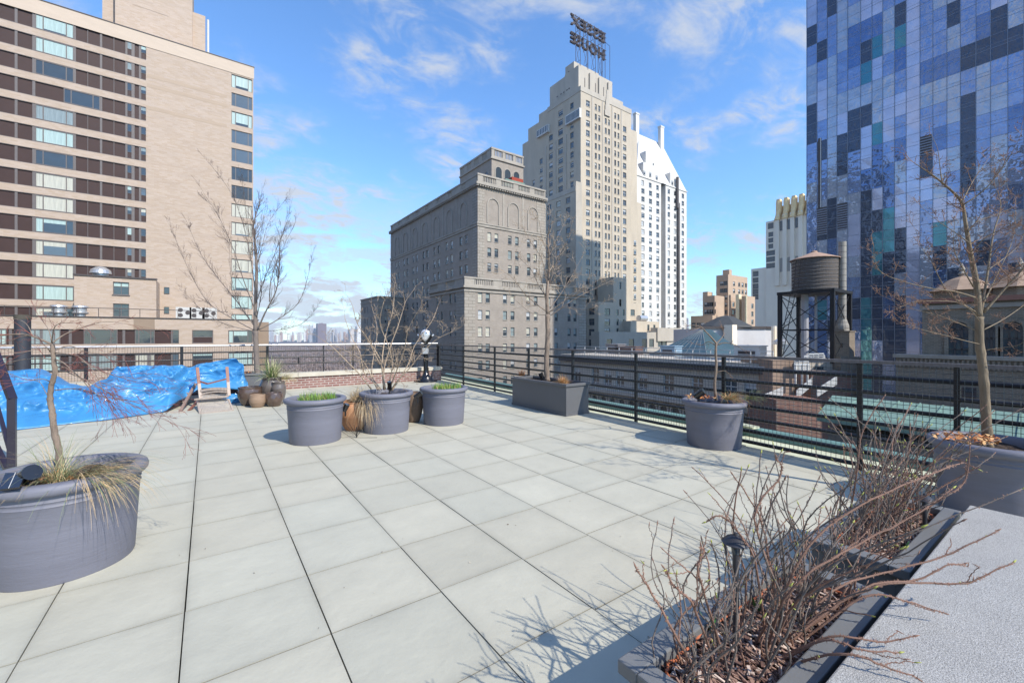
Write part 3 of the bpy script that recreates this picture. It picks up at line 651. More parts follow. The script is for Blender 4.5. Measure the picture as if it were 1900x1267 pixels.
windows(wt, specs, [mat('pale_grey_frame', (.45, .45, .44), .6), winglass, blind, brown, whitem])

# ================================================================ BUILDING: low beige block between hotel and towers
rnd = random.Random(8)
lb = thing('low_beige_building', (80, 82, -50), 'low beige brick building with stepped roofs between the grey hotel and the white tower', 'building')
w = MB(); specs = []; Yb = 82.0
xa = PY(1110.5, 600, Yb)[0]; xb = PY(1138, 600, Yb)[0]; z1_ = PY(1112, 560, Yb)[1]; ya = PX(1088, 600, xa)[0]
f1 = grid_y((1127,), 2.2, [PY(1127, y, Yb)[1] for y in (578.5, 597.5, 615)], 1.9, Yb); s1 = grid_x((1097.5,), 2.2, [PX(1097.5, y, xa)[1] for y in (578, 597.5, 616.5, 636)], 1.9, xa)
block(w, xa, xb, Yb, ya, -50, z1_, f1, s1); specs += spec('y', Yb, f1, 'quad', (0, 1), rnd) + spec('x', xa, s1, 'quad', (0,), rnd)
xc2 = PY(1163, 600, Yb)[0]; z2_ = PY(1140, 514, Yb)[1]; f2 = grid_y((1151, 1151), .8, [PY(1151, y, Yb)[1] for y in (530, 562)], 2, Yb) + grid_y((1146, 1157), .9, [PY(1151, y, Yb)[1] for y in (580, 598, 615)], 1.8, Yb)
ys2 = PX(1109, 530, xb)[0]; block(w, xb, xc2, Yb, min(ys2, 89), -50, z2_, f2[1:], ()); specs += spec('y', Yb, f2[1:], 'pic', (0,), rnd)
xd2 = PY(1189, 600, Yb)[0]; z3_ = PY(1170, 562, Yb)[1]; f3 = grid_y((1174,), 1.9, [PY(1174, y, Yb)[1] for y in (580,)], 1.8, Yb)
block(w, xc2, xd2, Yb + .01, 89, -50, z3_, f3); specs += spec('y', Yb, f3, 'quad', (0,), rnd)
xe = PY(1170, 600, Yb - 3)[0]; xf = PY(1223, 600, Yb - 3)[0]; z4 = PY(1190, 596, Yb - 3)[1]; f4 = grid_y((1203, 1214), 1.0, [PY(1205, 608, Yb - 3)[1]], 1.8, Yb - 3)
block(w, xe, xf, Yb - 3, Yb - .01, -50, z4, f4); specs += spec('y', Yb - 3, f4, 'pic', (0,), rnd)
Yq = 76.0; xg0, xg1 = PY(1112, 630, Yq)[0], PY(1262, 630, Yq)[0]; z5 = PY(1180, 616, Yq)[1]
f5 = grid_y((1131, 1172, 1196, 1209, 1225, 1233), 2.2, [PY(1172, 637, Yq)[1]], 2.4, Yq); block(w, xg0, xg1, Yq, Yq + 2.9, -50, z5, f5, m=1); specs += spec('y', Yq, f5, 'pic', (0,), rnd)
x6 = PY(1218, 630, Yq)[0]; w.box(x6, xg1, Yq - .4, Yq + 2, z5 - 2.6, z5 + 1.3, 1)
build(w, 'wall', [beige, limest], lb); windows(lb, specs, WM_B)
q = MB(); q.tube([(PY(1185, 592, Yb - 2)[0], Yb - 2, z4 + .9), (PY(1198, 592, Yb - 2)[0], Yb - 2, z4 + .9)], .9, 14); tag(build(q, 'roof_tank', steel), 'shiny horizontal metal tank on the low beige roof before the white tower', 'tank')

# ================================================================ BUILDING: brick cluster and gold crowned tower
bc = thing('brick_apartment_block', (190, 120, -50), 'distant pinkish brick apartment block with stepped roofs and pale bay windows', 'building')
pink = mat('pinkish_brick', (.46, .34, .25), .88, .12, .3, stain=.2); w = MB(); specs = []
Xc = 175.0
def lowblk(pl, pc, pr_, py, m=0, cl=(), cr=(), X=Xc, wd=1.7, n=9, py0=None, mt=None):
    """corner at pixel pc: -X face runs left to pl, -Y face runs right to pr_, top at py"""
    Yc, zt = PX(pc, py, X); yl = PX(pl, py, X)[0] if pl else Yc + 10; xr = PY(pr_, py, Yc)[0] if pr_ else X + 12
    rows = [zt - 3.6 - 3.05 * i for i in range(n)]
    fr = grid_y(cr, wd, rows, 1.8, Yc); sr = grid_x(cl, wd, rows, 1.8, X)
    block(w, X, xr, Yc, yl, -50, zt, fr, sr, m=m); specs.extend(spec('y', Yc, fr, 'dh', (0, .5, .2), rnd)); specs.extend(spec('x', X, sr, 'dh', (0, .5), rnd))
lowblk(1329, 1351, 1387, 509, 0, (1332, 1339, 1346), (1362, 1371.5, 1378, 1384), X=178)
lowblk(1305, 1326, 1345, 548, 0, (1310, 1315, 1320, 1324), (), X=170); lowblk(1304, 1313, 1322, 541, 0, X=173)
lowblk(1341, 1353, 1358, 500, 0, X=182); lowblk(1282, 1322, 1331, 585, 0, (1287, 1296, 1303, 1313, 1318), (), X=160)
lowblk(1365, 1371, 1376, 546, 1, (), (), X=165); lowblk(1352, 1356, 1371, 547, 0, (), (1361,), X=166); lowblk(1376, 1386, 1401, 549, 0, (), (1396,), X=165); lowblk(1382, 1385, 1389, 549, 1, X=164.6)
build(w, 'wall', [pink, mat('sunlit_cream_bay', (.68, .60, .42), .8)], bc); windows(bc, specs, WM_B)  # thin bays: sunlight on the slivers is put into their yellow cream colour
gt = thing('gold_crowned_tower', (238, 100, -50), 'cream stone tower with a fluted golden crown beside the glass skyscraper', 'building')
w = MB(); specs = []; XG = 238.0; yn, zt = PX(1500, 396, XG); yf = PX(1421, 410, XG)[0]; zt = PX(1436, 409, XG)[1]
rr_ = [(PX(px, 400, XG)[0] - 1.2, PX(px, 400, XG)[0] + 1.2, PX(px, y, XG)[1] - 1.2, PX(px, y, XG)[1] + 1.2) for px, y in ((1430, 435), (1430, 446), (1430, 457))]
rr_ += [(PX(1430, 400, XG)[0] - 2.2, PX(1430, 400, XG)[0] + 2.2, PX(1430, y, XG)[1] - 1.3, PX(1430, y, XG)[1] + 1.3) for y in (469.5, 481, 493)]
facade(w, 'x', XG, yn - 30, yf, -50, zt, rr_, .4); w.face([(XG, yf, -50), (XG + 30, yf, -50), (XG + 30, yf, zt), (XG, yf, zt)])
w.face([(XG, yn - 30, zt), (XG, yf, zt), (XG + 30, yf, zt), (XG + 30, yn - 30, zt)])
specs += spec('x', XG, rr_, 'dh', (0,), rnd, .35)
dk = []
for px in (1443, 1457, 1471, 1486): a = PX(px, 400, XG)[0]; w.box(XG - .9, XG, a - .9, a + .9, zt - 34, zt + 2, 0); dk.append(a)
for i in range(3): a = (dk[i] + dk[i + 1]) / 2; w.box(XG - .12, XG, a - .7, a + .7, zt - 6, zt - 1, 1); w.box(XG - .12, XG, a - .7, a + .7, zt - 27, zt - 20, 2)
a = PX(1430, 400, XG)[0]; w.box(XG - .1, XG, a - 1.3, a + 1.3, zt - 4, zt - 1, 1)
yl = PX(1393, 500, XG)[0]; zl = PX(1395, 499, XG)[1]
r2 = [(PX(px, 520, XG)[0] - 1.5, PX(px, 520, XG)[0] + 1.5, PX(px, y, XG)[1] - 1.4, PX(px, y, XG)[1] + 1.4) for px in (1401, 1416) for y in (508, 520, 531, 541, 551)]
facade(w, 'x', XG + .5, yf, yl, -50, zl, r2, .5); specs += spec('x', XG + .5, r2, 'dh', (0,), rnd, .4); w.face([(XG + .5, yl, -50), (XG + 30, yl, -50), (XG + 30, yl, zl), (XG + .5, yl, zl)]); w.face([(XG + .5, yf, zl), (XG + .5, yl, zl), (XG + 30, yl, zl), (XG + 30, yf, zl)])
build(w, 'wall', [creamm, winglass, mat('stone_ornament', (.35, .33, .3), .9)], gt); windows(gt, specs, WM_B)
c_ = MB(); ztt = PX(1441, 372, XG + 2)[1]
yc0 = PX(1438, 400, XG)[0]
for i in range(7):
    px = 1443 + i * 14.2; a = PX(px, 380, XG)[0]; c_.tube([(XG - .4, a, zt - .5), (XG + .3, a, zt + 2.5), (XG + 1.4, a, zt + 4.5), (XG + 1.6, a, zt + 9.5)], [1.3, 1.1, 1.5, 1.5], 8)
    c_.box(XG + .4, XG + 2.6, a - .8, a + .8, zt + 8.5, zt + 10.5)
c_.box(XG + 2, XG + 25, yn - 35, yc0 - 2, zt, zt + 7); n_ = 6
for i in range(n_):
    px = 1436 + i * 14.2; a0_, a1_ = PX(px, 380, XG)[0], PX(px + 14.2, 380, XG)[0]; prv = None
    for k in range(7):
        t = k / 6; off = 3.0 * (1 - (1 - t) ** 2); row = [(XG - .2 + off, a0_, zt + 7 * t), (XG - .5 + off, (a0_ + a1_) / 2, zt + 7 * t - 2.4 * (1 - t)), (XG - .2 + off, a1_, zt + 7 * t)]
        if prv: c_.face([prv[0], prv[1], row[1], row[0]]); c_.face([prv[1], prv[2], row[2], row[1]])
        prv = row
build(c_, 'crown', gold, gt)
# ================================================================ BUILDING: glass skyscraper
rnd = random.Random(77)
gs = thing('glass_skyscraper', (84, 20, -50), 'blue glass skyscraper with a patchwork of light and dark panels at right', 'skyscraper')
XS = 84.0
GM = [glass_mat('blue_glass', (.27, .33, .50), .03, .6, .9, metal=.7), glass_mat('grey_blue_glass', (.43, .45, .52), .07, .6, .8, metal=.6),
      glass_mat('dark_glass', (.065, .08, .12), .03, .6, 1.1, metal=.45), glass_mat('teal_glass', (.08, .25, .30), .04, .2, .5, metal=.6),
      glass_mat('lilac_glass', (.52, .52, .64), .10, .15, .5, metal=.6), glass_mat('deep_blue_glass', (.15, .21, .37), .02, .6, .8, metal=.75)]
gm_frame = mat('curtain_wall_frame', (.22, .24, .29), .4, .1, metal=.5)
cpx = [1497, 1516, 1535, 1553, 1573, 1597, 1618, 1638, 1660, 1681.5, 1707, 1731, 1757, 1782, 1811, 1838, 1870, 1900]
ys = [PX(p, 300, XS)[0] for p in cpx]
while ys[-1] > -12: ys.append(ys[-1] - 1.45)
FH = 3.35; z0 = PX(1497, 252, XS)[1]; zs_ = [z0 + (i - 26) * FH / 2 for i in range(56)]
main = MB(); tiles = {}
for ci in range(len(ys) - 1):
    y1_, y0_ = ys[ci], ys[ci + 1]; state = 0; run = 0
    for ri in range(0, len(zs_) - 1):
        if run <= 0:
            run = rnd.choice((2, 2, 2, 2, 4)) - (1 if ri == 0 else 0); low = zs_[ri] < 19
            pr_ = (.30, .44, .13, .01, .06, .06) if ci in (0, 1, 3) else (.20, .40, .32, .01, .05, .02) if ci in (2, 4) else (.10, .15, .05, .22, .28, .20) if ci in (5, 6) else (.32, .24, .08, .06, .12, .18) if ci in (7, 8) else (0, .0, 0, 0, 1, 0) if ci == 9 else (.28, .27, .14, .03, .14, .14)
            if low and 5 <= ci <= 8: pr_ = (.04, .08, .40, .30, .02, .16)
            elif low: pr_ = (.2, .34, .28, .03, .06, .09) if ci != 9 else pr_
            state = rnd.choices(range(6), pr_)[0]
        run -= 1; za, zb = zs_[ri], zs_[ri + 1]; tiles[(ci, ri)] = (y0_, y1_, za, zb, state)
def tile(mb, t):
    y0_, y1_, za, zb, s = t; j = .022
    mb.face([(XS - rnd.uniform(0, j), y0_ + .03, za + .03), (XS - rnd.uniform(0, j), y1_ - .03, za + .03), (XS - rnd.uniform(0, j), y1_ - .03, zb - .03), (XS - rnd.uniform(0, j), y0_ + .03, zb - .03)], s)
def vis(t): p = Vector((XS, (t[0] + t[1]) / 2, (t[2] + t[3]) / 2)); d = p - Vector((0, 0, EYE)); f_ = d.dot(FV); return f_ > 0 and abs(d.dot(RV) / f_) < 1.2 and -0.05 < d.z / f_ < .79
cand = sorted([t for t in tiles.values()], key=lambda t: (not vis(t), (Vector((XS, t[0], t[2])) - Vector((0, 0, EYE))).length))
for t in cand[:99]: b = MB(); tile(b, t); build(b, 'glass_panel', GM, gs)
for t in cand[99:]: tile(main, t)
build(main, 'glass_panel', GM, gs)['kind'] = 'stuff'
fr = MB(); yN, yF = ys[-1], ys[0]; zT = zs_[-1]
for y in ys: fr.box(XS - .09, XS + .05, y - .03, y + .03, -50, zT)
for i, z in enumerate(zs_):
    fr.box(XS - .02, XS + .04, yN, yF, z - .025, z + .025)
    if i % 2 == 0: fr.box(XS - .015, XS + .04, yN, yF, z + .42, z + .46)
fr.box(XS + .06, XS + 30, yN, yF + .02, -50, zT)
build(fr, 'frame', gm_frame, gs)
for (ca, cb, ya_, yb_) in ((1516, 1535, 383, 438), (1554, 1573, 375, 428), (1707, 1729, 249, 290)):
    lou = MB(); a1_, za = PX(ca, yb_, XS); a0_, zb = PX(cb, ya_, XS); lou.box(XS - .06, XS - .045, a0_, a1_, za, zb, 1); n_ = int((zb - za) / .38)
    for i in range(n_): lou.box(XS - .16, XS - .07, a0_, a1_, za + i * .38, za + i * .38 + .17, 0)
    build(lou, 'louvre', [gm_frame, darkf], gs)
for (pa, ya_, yb_) in ((1518, 258, 320), (1518, 322, 385)):
    lou = MB(); a0_, za = PX(pa + 6, yb_, XS); a1_, zb = PX(pa, ya_, XS); lou.box(XS - .08, XS - .06, a0_, a1_, za, zb, 1); lou.box(XS - .12, XS - .085, a0_, a0_ + .12, za, zb, 0)
    build(lou, 'slot_opening', [whitef, darkf], gs)

# ================================================================ BUILDING: brick hall with arches (right), its cupolas
rnd = random.Random(9)
bh = thing('brick_hall', (45, 0, -50), 'buff brick building with tall arched windows behind the right railing', 'building')
buff = mat('buff_brick', (.235, .19, .145), .9, .16, 1.2, bump=.3, bscale=12, brick=((.16, .13, .10), (.25, .22, .18), .30, .11, .022), stain=.2)
copingm = mat('stone_coping', (.30, .27, .235), .9, .15, 1.5, stain=.4)
XB2 = 45.0; yR, zR = PX(1711, 562, XB2); w = MB()
facade(w, 'x', XB2, -14, yR, -20, zR, (), .4); w.face([(XB2, yR, -20), (XB2 + 14, yR, -20), (XB2 + 14, yR, zR), (XB2, yR, zR)]); w.face([(XB2, -14, zR), (XB2, yR, zR), (XB2 + 14, yR, zR), (XB2 + 14, -14, zR)])
w.box(XB2 - .15, XB2, -14, yR + .1, zR - .55, zR - .25, 1); w.box(XB2 - .3, XB2 + .1, -14, yR + .2, zR - .1, zR + .25, 2)
yL2, zL2 = PX(1662, 657, 43.5); w.box(43.5, 45, -14, yL2, -20, zL2 - .25, 0); w.box(43.35, 45.0, -14, yL2 + .15, zL2 - .25, zL2, 1)
k = -13.8
while k < yL2 - .1: w.box(43.42, 43.5, k, k + .12, zL2 - 1.0, zL2 - .3, 0); k += .24
build(w, 'wall', [buff, copingm, mat('red_tile_edge', (.25, .12, .09), .85, .2)], bh)
aw = MB(); zA_ = 2.05
for pa, pb in ((1760, 1798), (1824, 1848), (1861, 1899), (1915, 1960)):
    a1_, a0_ = PX(pa, 620, XB2)[0], PX(pb, 620, XB2)[0]; a = (a0_ + a1_) / 2; r = (a1_ - a0_) / 2
    b = MB(); arch_fill(b, 'x', XB2, a, zA_, r, 2.3, 0, d=-.05); arch(b, 'x', XB2, a, zA_, r + .1, .22, .16, 1, leg=2.3)
    for t in (-.34, .34): b.box(XB2 - .1, XB2 - .06, a + r * t - .05, a + r * t + .05, zA_ - 2.3, zA_ + r * .9, 2)
    for zz in (-1.5, -.7, .0): b.box(XB2 - .1, XB2 - .06, a - r, a + r, zA_ + zz - .04, zA_ + zz + .04, 2)
    build(b, 'arched_window', [winglass, buff, darkf, curtain], bh)
b = MB(); a1_, za = PX(1786, 736, 43.5); a0_, zb = PX(1812, 719, 43.5); b.box(43.4, 43.46, a0_, a1_, za, zb, 0); b.box(43.36, 43.4, a0_ + .1, a1_ - .1, (za + zb) / 2, zb - .1, 1); build(b, 'window', [darkf, winglass], bh)
for px, lab in ((1785, 'small tiled pyramid cupola with finial on the buff brick roof, left one'), (1893, 'small tiled pyramid cupola with finial on the buff brick roof, right one')):
    y, z = PX(px, 552, 49); t = thing('roof_cupola', (49, y, zR), lab, 'cupola', 'cupolas on the brick hall'); q = MB()
    q.lathe([(2.1, 1.0), (1.6, 1.35), (.9, 1.9), (.2, 2.2), (0, 2.25)], (49, y, zR), 8); build(q, 'tiled_roof', mat('clay_tile', (.30, .21, .15), .85, .2, 2), t)
    q = MB(); q.lathe([(1.7, 0), (1.7, 1.0)], (49, y, zR), 8); build(q, 'base', buff, t)
    q = MB(); q.lathe([(.1, 2.2), (.25, 2.4), (.1, 2.6), (.2, 2.75), (0, 3.3)], (49, y, zR), 8); build(q, 'finial', copingm, t)

# ================================================================ BUILDING: green roofed neighbour below the railing
gr = thing('green_roofed_building', (27, -3, -50), 'lower neighbour with a flat pale green copper roof below the right railing', 'building')
w = MB(); w.box(22.3, 32, -14, 7.2, -50, -2.6); build(w, 'wall', mat('grey_brown_render', (.16, .14, .125), .9, .15, 1, stain=.3), gr)
w = MB(); w.face([(22, -14.2, -2.0), (22, 7.5, -2.0), (27, 8.5, -1.63), (27, -14.2, -1.63)]); w.face([(27, -14.2, -1.63), (27, 8.5, -1.63), (32, 8.5, -2.6), (32, -14.2, -2.6)]); w.face([(22, -14.2, -2.0), (22, 7.5, -2.0), (22, 7.5, -2.25), (22, -14.2, -2.25)]); w.face([(22, 7.5, -2.0), (27, 8.5, -1.63), (27, 8.5, -2.25), (22, 7.5, -2.25)])
k = -14
while k < 7.4: w.obox((22.02, k, -1.98), (26.95, k + .3, -1.61), .05, .05); k += .75
build(w, 'roof', lead, gr)

# ================================================================ BUILDING: arcaded building across the court
rnd = random.Random(14)
ar = thing('arcaded_building', (40, 30, -50), 'pale stone building across the court with an arched cornice and white window frames', 'building')
XA2 = 40.0; yA0, yA1 = PX(1434, 680, XA2)[0], PX(1040, 680, XA2)[0]; zr_ = -.95; w = MB(); specs = []
palest = mat('court_stone', (.46, .42, .37), .9, .15, .8, stain=.45)
wy = []; k = yA0 + 1.2
while k < yA1 - 2: wy.append(k); k += rnd.choice((1.9, 2.0, 3.3))
rr_ = [(y, y + 1.25, -4.5, -2.5) for y in wy] + [(y, y + 1.1, -12.6, -10.8) for y in wy]
block(w, XA2, XA2 + 16, yA0, yA1, -50, zr_, (), rr_)
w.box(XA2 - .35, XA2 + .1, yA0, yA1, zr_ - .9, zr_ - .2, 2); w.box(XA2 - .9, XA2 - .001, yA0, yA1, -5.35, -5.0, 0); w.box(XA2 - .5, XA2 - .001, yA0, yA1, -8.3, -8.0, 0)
k = yA0 + .8
while k < yA1 - .8:
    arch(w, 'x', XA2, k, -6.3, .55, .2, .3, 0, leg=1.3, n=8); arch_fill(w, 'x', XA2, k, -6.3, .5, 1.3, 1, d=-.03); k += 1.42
build(w, 'wall', [palest, mat('dark_arch_fill', (.13, .115, .105), .9, .2), mat('dark_cornice', (.07, .06, .06), .8)], ar)  # second material: flat dark fill inside each arch, nothing set back
windows(ar, spec('x', XA2, rr_, 'quad', (0, 1, 0), rnd), [whitef, winglass, blind, brown, palest])
b = MB()
for z in (-4.95, -4.55, -4.15):
    b.box(XA2 - .85, XA2 - .8, yA0 + 2, yA1 - 6, z, z + .05)
k = yA0 + 2
while k < yA1 - 6: b.box(XA2 - .86, XA2 - .79, k, k + .07, -5, -4.1); k += 1.8
build(b, 'balcony_railing', whitef, ar)
b = MB(); 
for z in (zr_ + .35, zr_ + .75, zr_ + 1.1): b.box(XA2 + .1, XA2 + .16, yA0, yA1 - 3, z, z + .06)
k = yA0
while k < yA1 - 3: b.box(XA2 + .09, XA2 + .17, k, k + .07, zr_, zr_ + 1.15); k += 1.9
b.box(XA2 - .5, XA2 - .45, yA0, yA1 - 3, zr_ - .28, zr_ - .2)
build(b, 'roof_railing', whitef, ar)
b = MB()
for px, y0_, wd, h in ((1135, 648, 2.2, .9), (1160, 650, 3.4, .6), (1238, 655, 2, .8), (1385, 660, 2.6, 1.0)):
    y, z = PX(px, 660, 46); q = MB(); q.box(46, 47.6, y - wd / 2, y + wd / 2, zr_, zr_ + h + .4); q.box(45.9, 47.7, y - wd / 2 - .1, y + wd / 2 + .1, zr_ + h + .4, zr_ + h + .5)
    q.box(45.96, 46, y - wd / 3, y + wd / 3, zr_ + .2, zr_ + h, 1)
    tag(build(q, 'rooftop_unit', [mat('unit_grey%d' % px, ((.2, .2, .22), (.12, .07, .06), (.2, .3, .4), (.6, .58, .55))[(1135, 1160, 1238, 1385).index(px)], .6), darkf]),
        ('small grey rooftop unit on the arcaded building nearest the hotel', 'long low dark red rooftop unit on the arcaded building', 'small blue grey rooftop unit left of the glass skylight', 'white rooftop unit in front of the white curved penthouse')[(1135, 1160, 1238, 1385).index(px)], 'rooftop unit')
# skylight pyramid on that roof
sk = thing('glass_skylight', (50, 36, zr_), 'pyramid glass skylight with white bars on the arcaded building roof', 'skylight')
Xs = 48.0; yb0, yb1 = PX(1312, 655, Xs)[0], PX(1204, 655, Xs)[0]; ap_y, ap_z = PX(1303, 611, 52); apx = Vector((52, ap_y, ap_z)); q = MB(); fq = MB()
P4 = [(Xs, yb1, zr_), (Xs, yb0, zr_), (58, yb0, zr_), (58, yb1, zr_)]; ap2 = apx + Vector((2, 0, 0))
q.face([P4[0], P4[1], apx]); q.face([P4[1], P4[2], ap2, apx]); q.face([P4[2], P4[3], ap2]); q.face([P4[3], P4[0], apx, ap2])
for i in range(9): s = Vector(P4[0]).lerp(Vector(P4[1]), i / 8); fq.obox(s, apx, .04, .04)
for t in (.3, .6): fq.obox(Vector(P4[0]).lerp(apx, t), Vector(P4[1]).lerp(apx, t), .06, .06)
build(q, 'glazing', glass_mat('skylight_glass', (.07, .12, .14), .12, .1, 1, metal=.15), sk); build(fq, 'glazing_bar', mat('grey_glazing_bar', (.26, .27, .27), .6), sk)
# white curved penthouse with the black hip roof
cp = thing('white_curved_penthouse', (56, 30, -4), 'white curved rooftop penthouse with flat dark cap and small black hipped roof', 'penthouse')
D = 62.0; pts = []
whp = mat('white_render', (.50, .50, .52), .7, .05, 1, stain=.06)
line = [(1298, 0), (1345, 0), (1352, .6), (1362, -.6), (1380, 0), (1398, .5), (1420, 1.2), (1434, 4), (1440, 9)]
q = MB(); cap = MB(); zt_ = 1.5 + 14.5 * D / FPX
base = [PD(px, 600, D + dd) for px, dd in line]
for a, b_ in zip(base[:-1], base[1:]):
    q.face([(a.x, a.y, -4), (b_.x, b_.y, -4), (b_.x, b_.y, zt_), (a.x, a.y, zt_)])
    cap.obox((a.x, a.y, zt_ + .15), (b_.x, b_.y, zt_ + .15), .5, .35)
back = [base[0] + FV * 10, base[-1] + FV * 4]
q.face([tuple(v.xy) + (zt_,) for v in base + back[::-1]]); q.face([tuple(base[0].xy) + (-4,), tuple(back[0].xy) + (-4,), tuple(back[0].xy) + (zt_,), tuple(base[0].xy) + (zt_,)])
build(q, 'wall', whp, cp, smooth=True, angle=25); build(cap, 'roof_edge', darkf, cp)
q = MB(); a, b_ = PD(1355, 600, D - .9), None; q.box(a.x - .6, a.x + .7, a.y - .6, a.y + .6, -4, zt_ + .5); build(q, 'pier', creamm, cp)
q = MB(); c0 = PD(1347, 600, D + 3); hz = 1.5 + 13 * D / FPX
q.lathe([(3.9, 0), (3.7, .25), (1.2, 1.6), (.3, 1.8), (0, 1.8)], (c0.x, c0.y, zt_ + .2), 8); build(q, 'hipped_roof', mat('dark_slate', (.05, .055, .06), .7, .2), cp)
q = MB(); a = PD(1395, 640, D - 4); q.box(a.x - 1.6, a.x + 1.8, a.y - 1, a.y + 1, -4, 1.5 - 18 * (D - 4) / FPX); tag(build(q, 'roof_shed', creamm), 'plain cream box shed before the white curved penthouse', 'shed')
for k, (px, py, h) in enumerate(((1436, 605, 7), (1446, 606, 7), (1448, 640, 3))):
    a = PD(px, py, D - 2 - k); q = MB(); q.tube([(a.x, a.y, -4), (a.x, a.y, a.z)], .32, 10)
    if k == 2: q.lathe([(.3, 0), (.9, .1), (.9, .5), (.3, .9), (0, 1)], (a.x, a.y, a.z), 12)
    tag(build(q, 'vent_stack', (creamm, creamm, steel)[k]), ('cream vent stack right of the curved penthouse, the left of a close pair', 'cream vent stack nearer the water tower, the right of a close pair', 'shiny mushroom topped roof vent left of the water tower')[k], 'vent')

# ================================================================ water tower, chimney, brick stair towers
wa = PD(1511, 620, 41.0); WX, WY = wa.x, wa.y; WZ = -.95
wtw = thing('water_tower', (WX, WY, WZ), 'wooden rooftop water tank with conical roof on a black steel stand', 'water tower')
rt = 36 * 41 / FPX; zb = 1.5 + 84 * 41 / FPX; zt_ = 1.5 + 142 * 41 / FPX; zc = 1.5 + 155.5 * 41 / FPX
woodt = mat('weathered_tank_wood', (.095, .08, .072), .9, .3, 3, bump=.4, bscale=8, stretch=(6, 6, .3), stain=.4); blk = mat('black_steel', (.012, .012, .014), .55, .2, spec=.4)
q = MB(); q.lathe([(rt * .985, zb), (rt, zt_)], (WX, WY, 0), 44, capb=True)
build(q, 'tank', woodt, wtw)
q = MB()
for i in range(9): z = zb + .12 + (zt_ - zb - .2) * i / 8.5; q.lathe([(rt + .005, z), (rt + .03, z + .015), (rt + .005, z + .03)], (WX, WY, 0), 44)
build(q, 'hoop', steel, wtw)
q = MB(); q.lathe([(rt + .16, zt_ - .04), (rt + .16, zt_ + .02), (.25, zc), (.22, zc + .12), (0, zc + .2)], (WX, WY, 0), 24); build(q, 'conical_roof', mat('tan_roof_felt', (.37, .245, .18), .9, .12, 2), wtw)
q = MB(); zp = 1.5 + 78 * 41 / FPX; hw = 2.15
cs = [Vector((WX + a * hw, WY + b * hw, 0)) for a, b in ((-1, -1), (1, -1), (1, 1), (-1, 1))]
q.box(WX - hw - .2, WX + hw + .2, WY - hw - .2, WY + hw + .2, zp - .05, zp + .22)
build(q, 'platform', blk, wtw)
for c in cs: q = MB(); q.box(c.x - .16, c.x + .16, c.y - .16, c.y + .16, WZ, zp - .05); build(q, 'leg', blk, wtw)
q = MB(); zm = (WZ + zp) / 2 - .2
for i in range(4):
    a, b = cs[i], cs[(i + 1) % 4]
    q.obox(a + UP * zm, b + UP * zm, .12, .12)
    for z0_, z1_ in ((WZ + .2, zm), (zm, zp - .1)): q.obox(a + UP * z0_, b + UP * z1_, .05, .07); q.obox(a + UP * z1_, b + UP * z0_, .05, .07)
build(q, 'bracing', blk, wtw)
q = MB(); q.tube([(WX - 1.1, WY + .4, WZ), (WX - 1.1, WY + .4, zp)], .3, 10); q.tube([(WX + .4, WY, WZ), (WX + .4, WY, zp)], .12, 8); build(q, 'riser_pipe', mat('pipe_wrap', (.35, .35, .38), .8), wtw)
q = MB(); lp = PD(1448, 660, 40.0); tp = PD(1472, 540, 40.0)
for dx in (-.22, .22): q.obox(lp + RV * dx, tp + RV * dx, .05, .05)
for i in range(20): m_ = lp.lerp(tp, i / 19); q.obox(m_ - RV * .22, m_ + RV * .22, .03, .03)
l2, t2 = PD(1476, 545, 39.5), PD(1482, 482, 39.5)
for dx in (-.2, .2): q.obox(l2 + RV * dx, t2 + RV * dx, .04, .04)
for i in range(9): m_ = l2.lerp(t2, i / 8); q.obox(m_ - RV * .2, m_ + RV * .2, .03, .03)
build(q, 'ladder', blk, wtw)
q = MB(); a = PD(1563, 640, 40); q.tube([(a.x, a.y, 1.5 + 15 * 40 / FPX), (a.x, a.y, 1.5 + 175 * 40 / FPX)], .31, 14); q.lathe([(.55, -.3), (.5, .6), (.32, 1.2)], (a.x, a.y, 1.5 + 8 * 40 / FPX), 14)
ch = thing('chimney_stack', (a.x, a.y, -6), 'tall round grey flue on a square brick base beside the water tower', 'chimney'); build(q, 'flue', mat('flue_cement', (.30, .28, .25), .85, .12, 1, brick=((.28, .26, .23), (.12, .11, .1), 9, .55, .03)), ch)
q = MB(); q.box(a.x - .75, a.x + .75, a.y - .75, a.y + .75, -14, 1.5 + 8 * 40 / FPX); q.box(a.x - .82, a.x + .82, a.y - .82, a.y + .82, 1.5 + 8 * 40 / FPX, 1.5 + 10 * 40 / FPX); build(q, 'brick_base', buff, ch)
redb = mat('red_court_brick', (.19, .10, .078), .9, .2, 1, brick=((.19, .075, .055), (.22, .17, .14), .3, .11, .02), stain=.2)
def pxbox(mb, pl, pr_, yt, D, dep, z0_, m=0):
    a, b = PD(pl, yt, D), PD(pr_, yt, D); t = FV * dep; z = a.z
    P = [a, b, b + t, a + t]
    for i in range(4): mb.face([(P[i].x, P[i].y, z0_), (P[(i + 1) % 4].x, P[(i + 1) % 4].y, z0_), (P[(i + 1) % 4].x, P[(i + 1) % 4].y, z), (P[i].x, P[i].y, z)], m)
    mb.face([(p_.x, p_.y, z) for p_ in P], m)
q = MB(); pxbox(q, 1433, 1474, 668, 36, 5, -50); tag(build(q, 'stair_tower', mat('tan_court_brick', (.30, .21, .155), .9, .2, 1, stain=.3)), 'tan brown brick stair tower at the near end of the arcaded building', 'stair tower')
cb = thing('red_brick_building', (38, 14, -50), 'red brick building in the court behind the right railing, under white fire stairs', 'building')
q = MB(); pxbox(q, 1476, 1600, 673, 40, 8, -50, 1); pxbox(q, 1440, 1525, 742, 33, 4, -50, 0); pxbox(q, 1505, 1580, 690, 37, 2.5, -50, 0); pxbox(q, 1560, 1598, 662, 39, 1, -50, 2)
build(q, 'wall', [redb, palest, buff], cb)
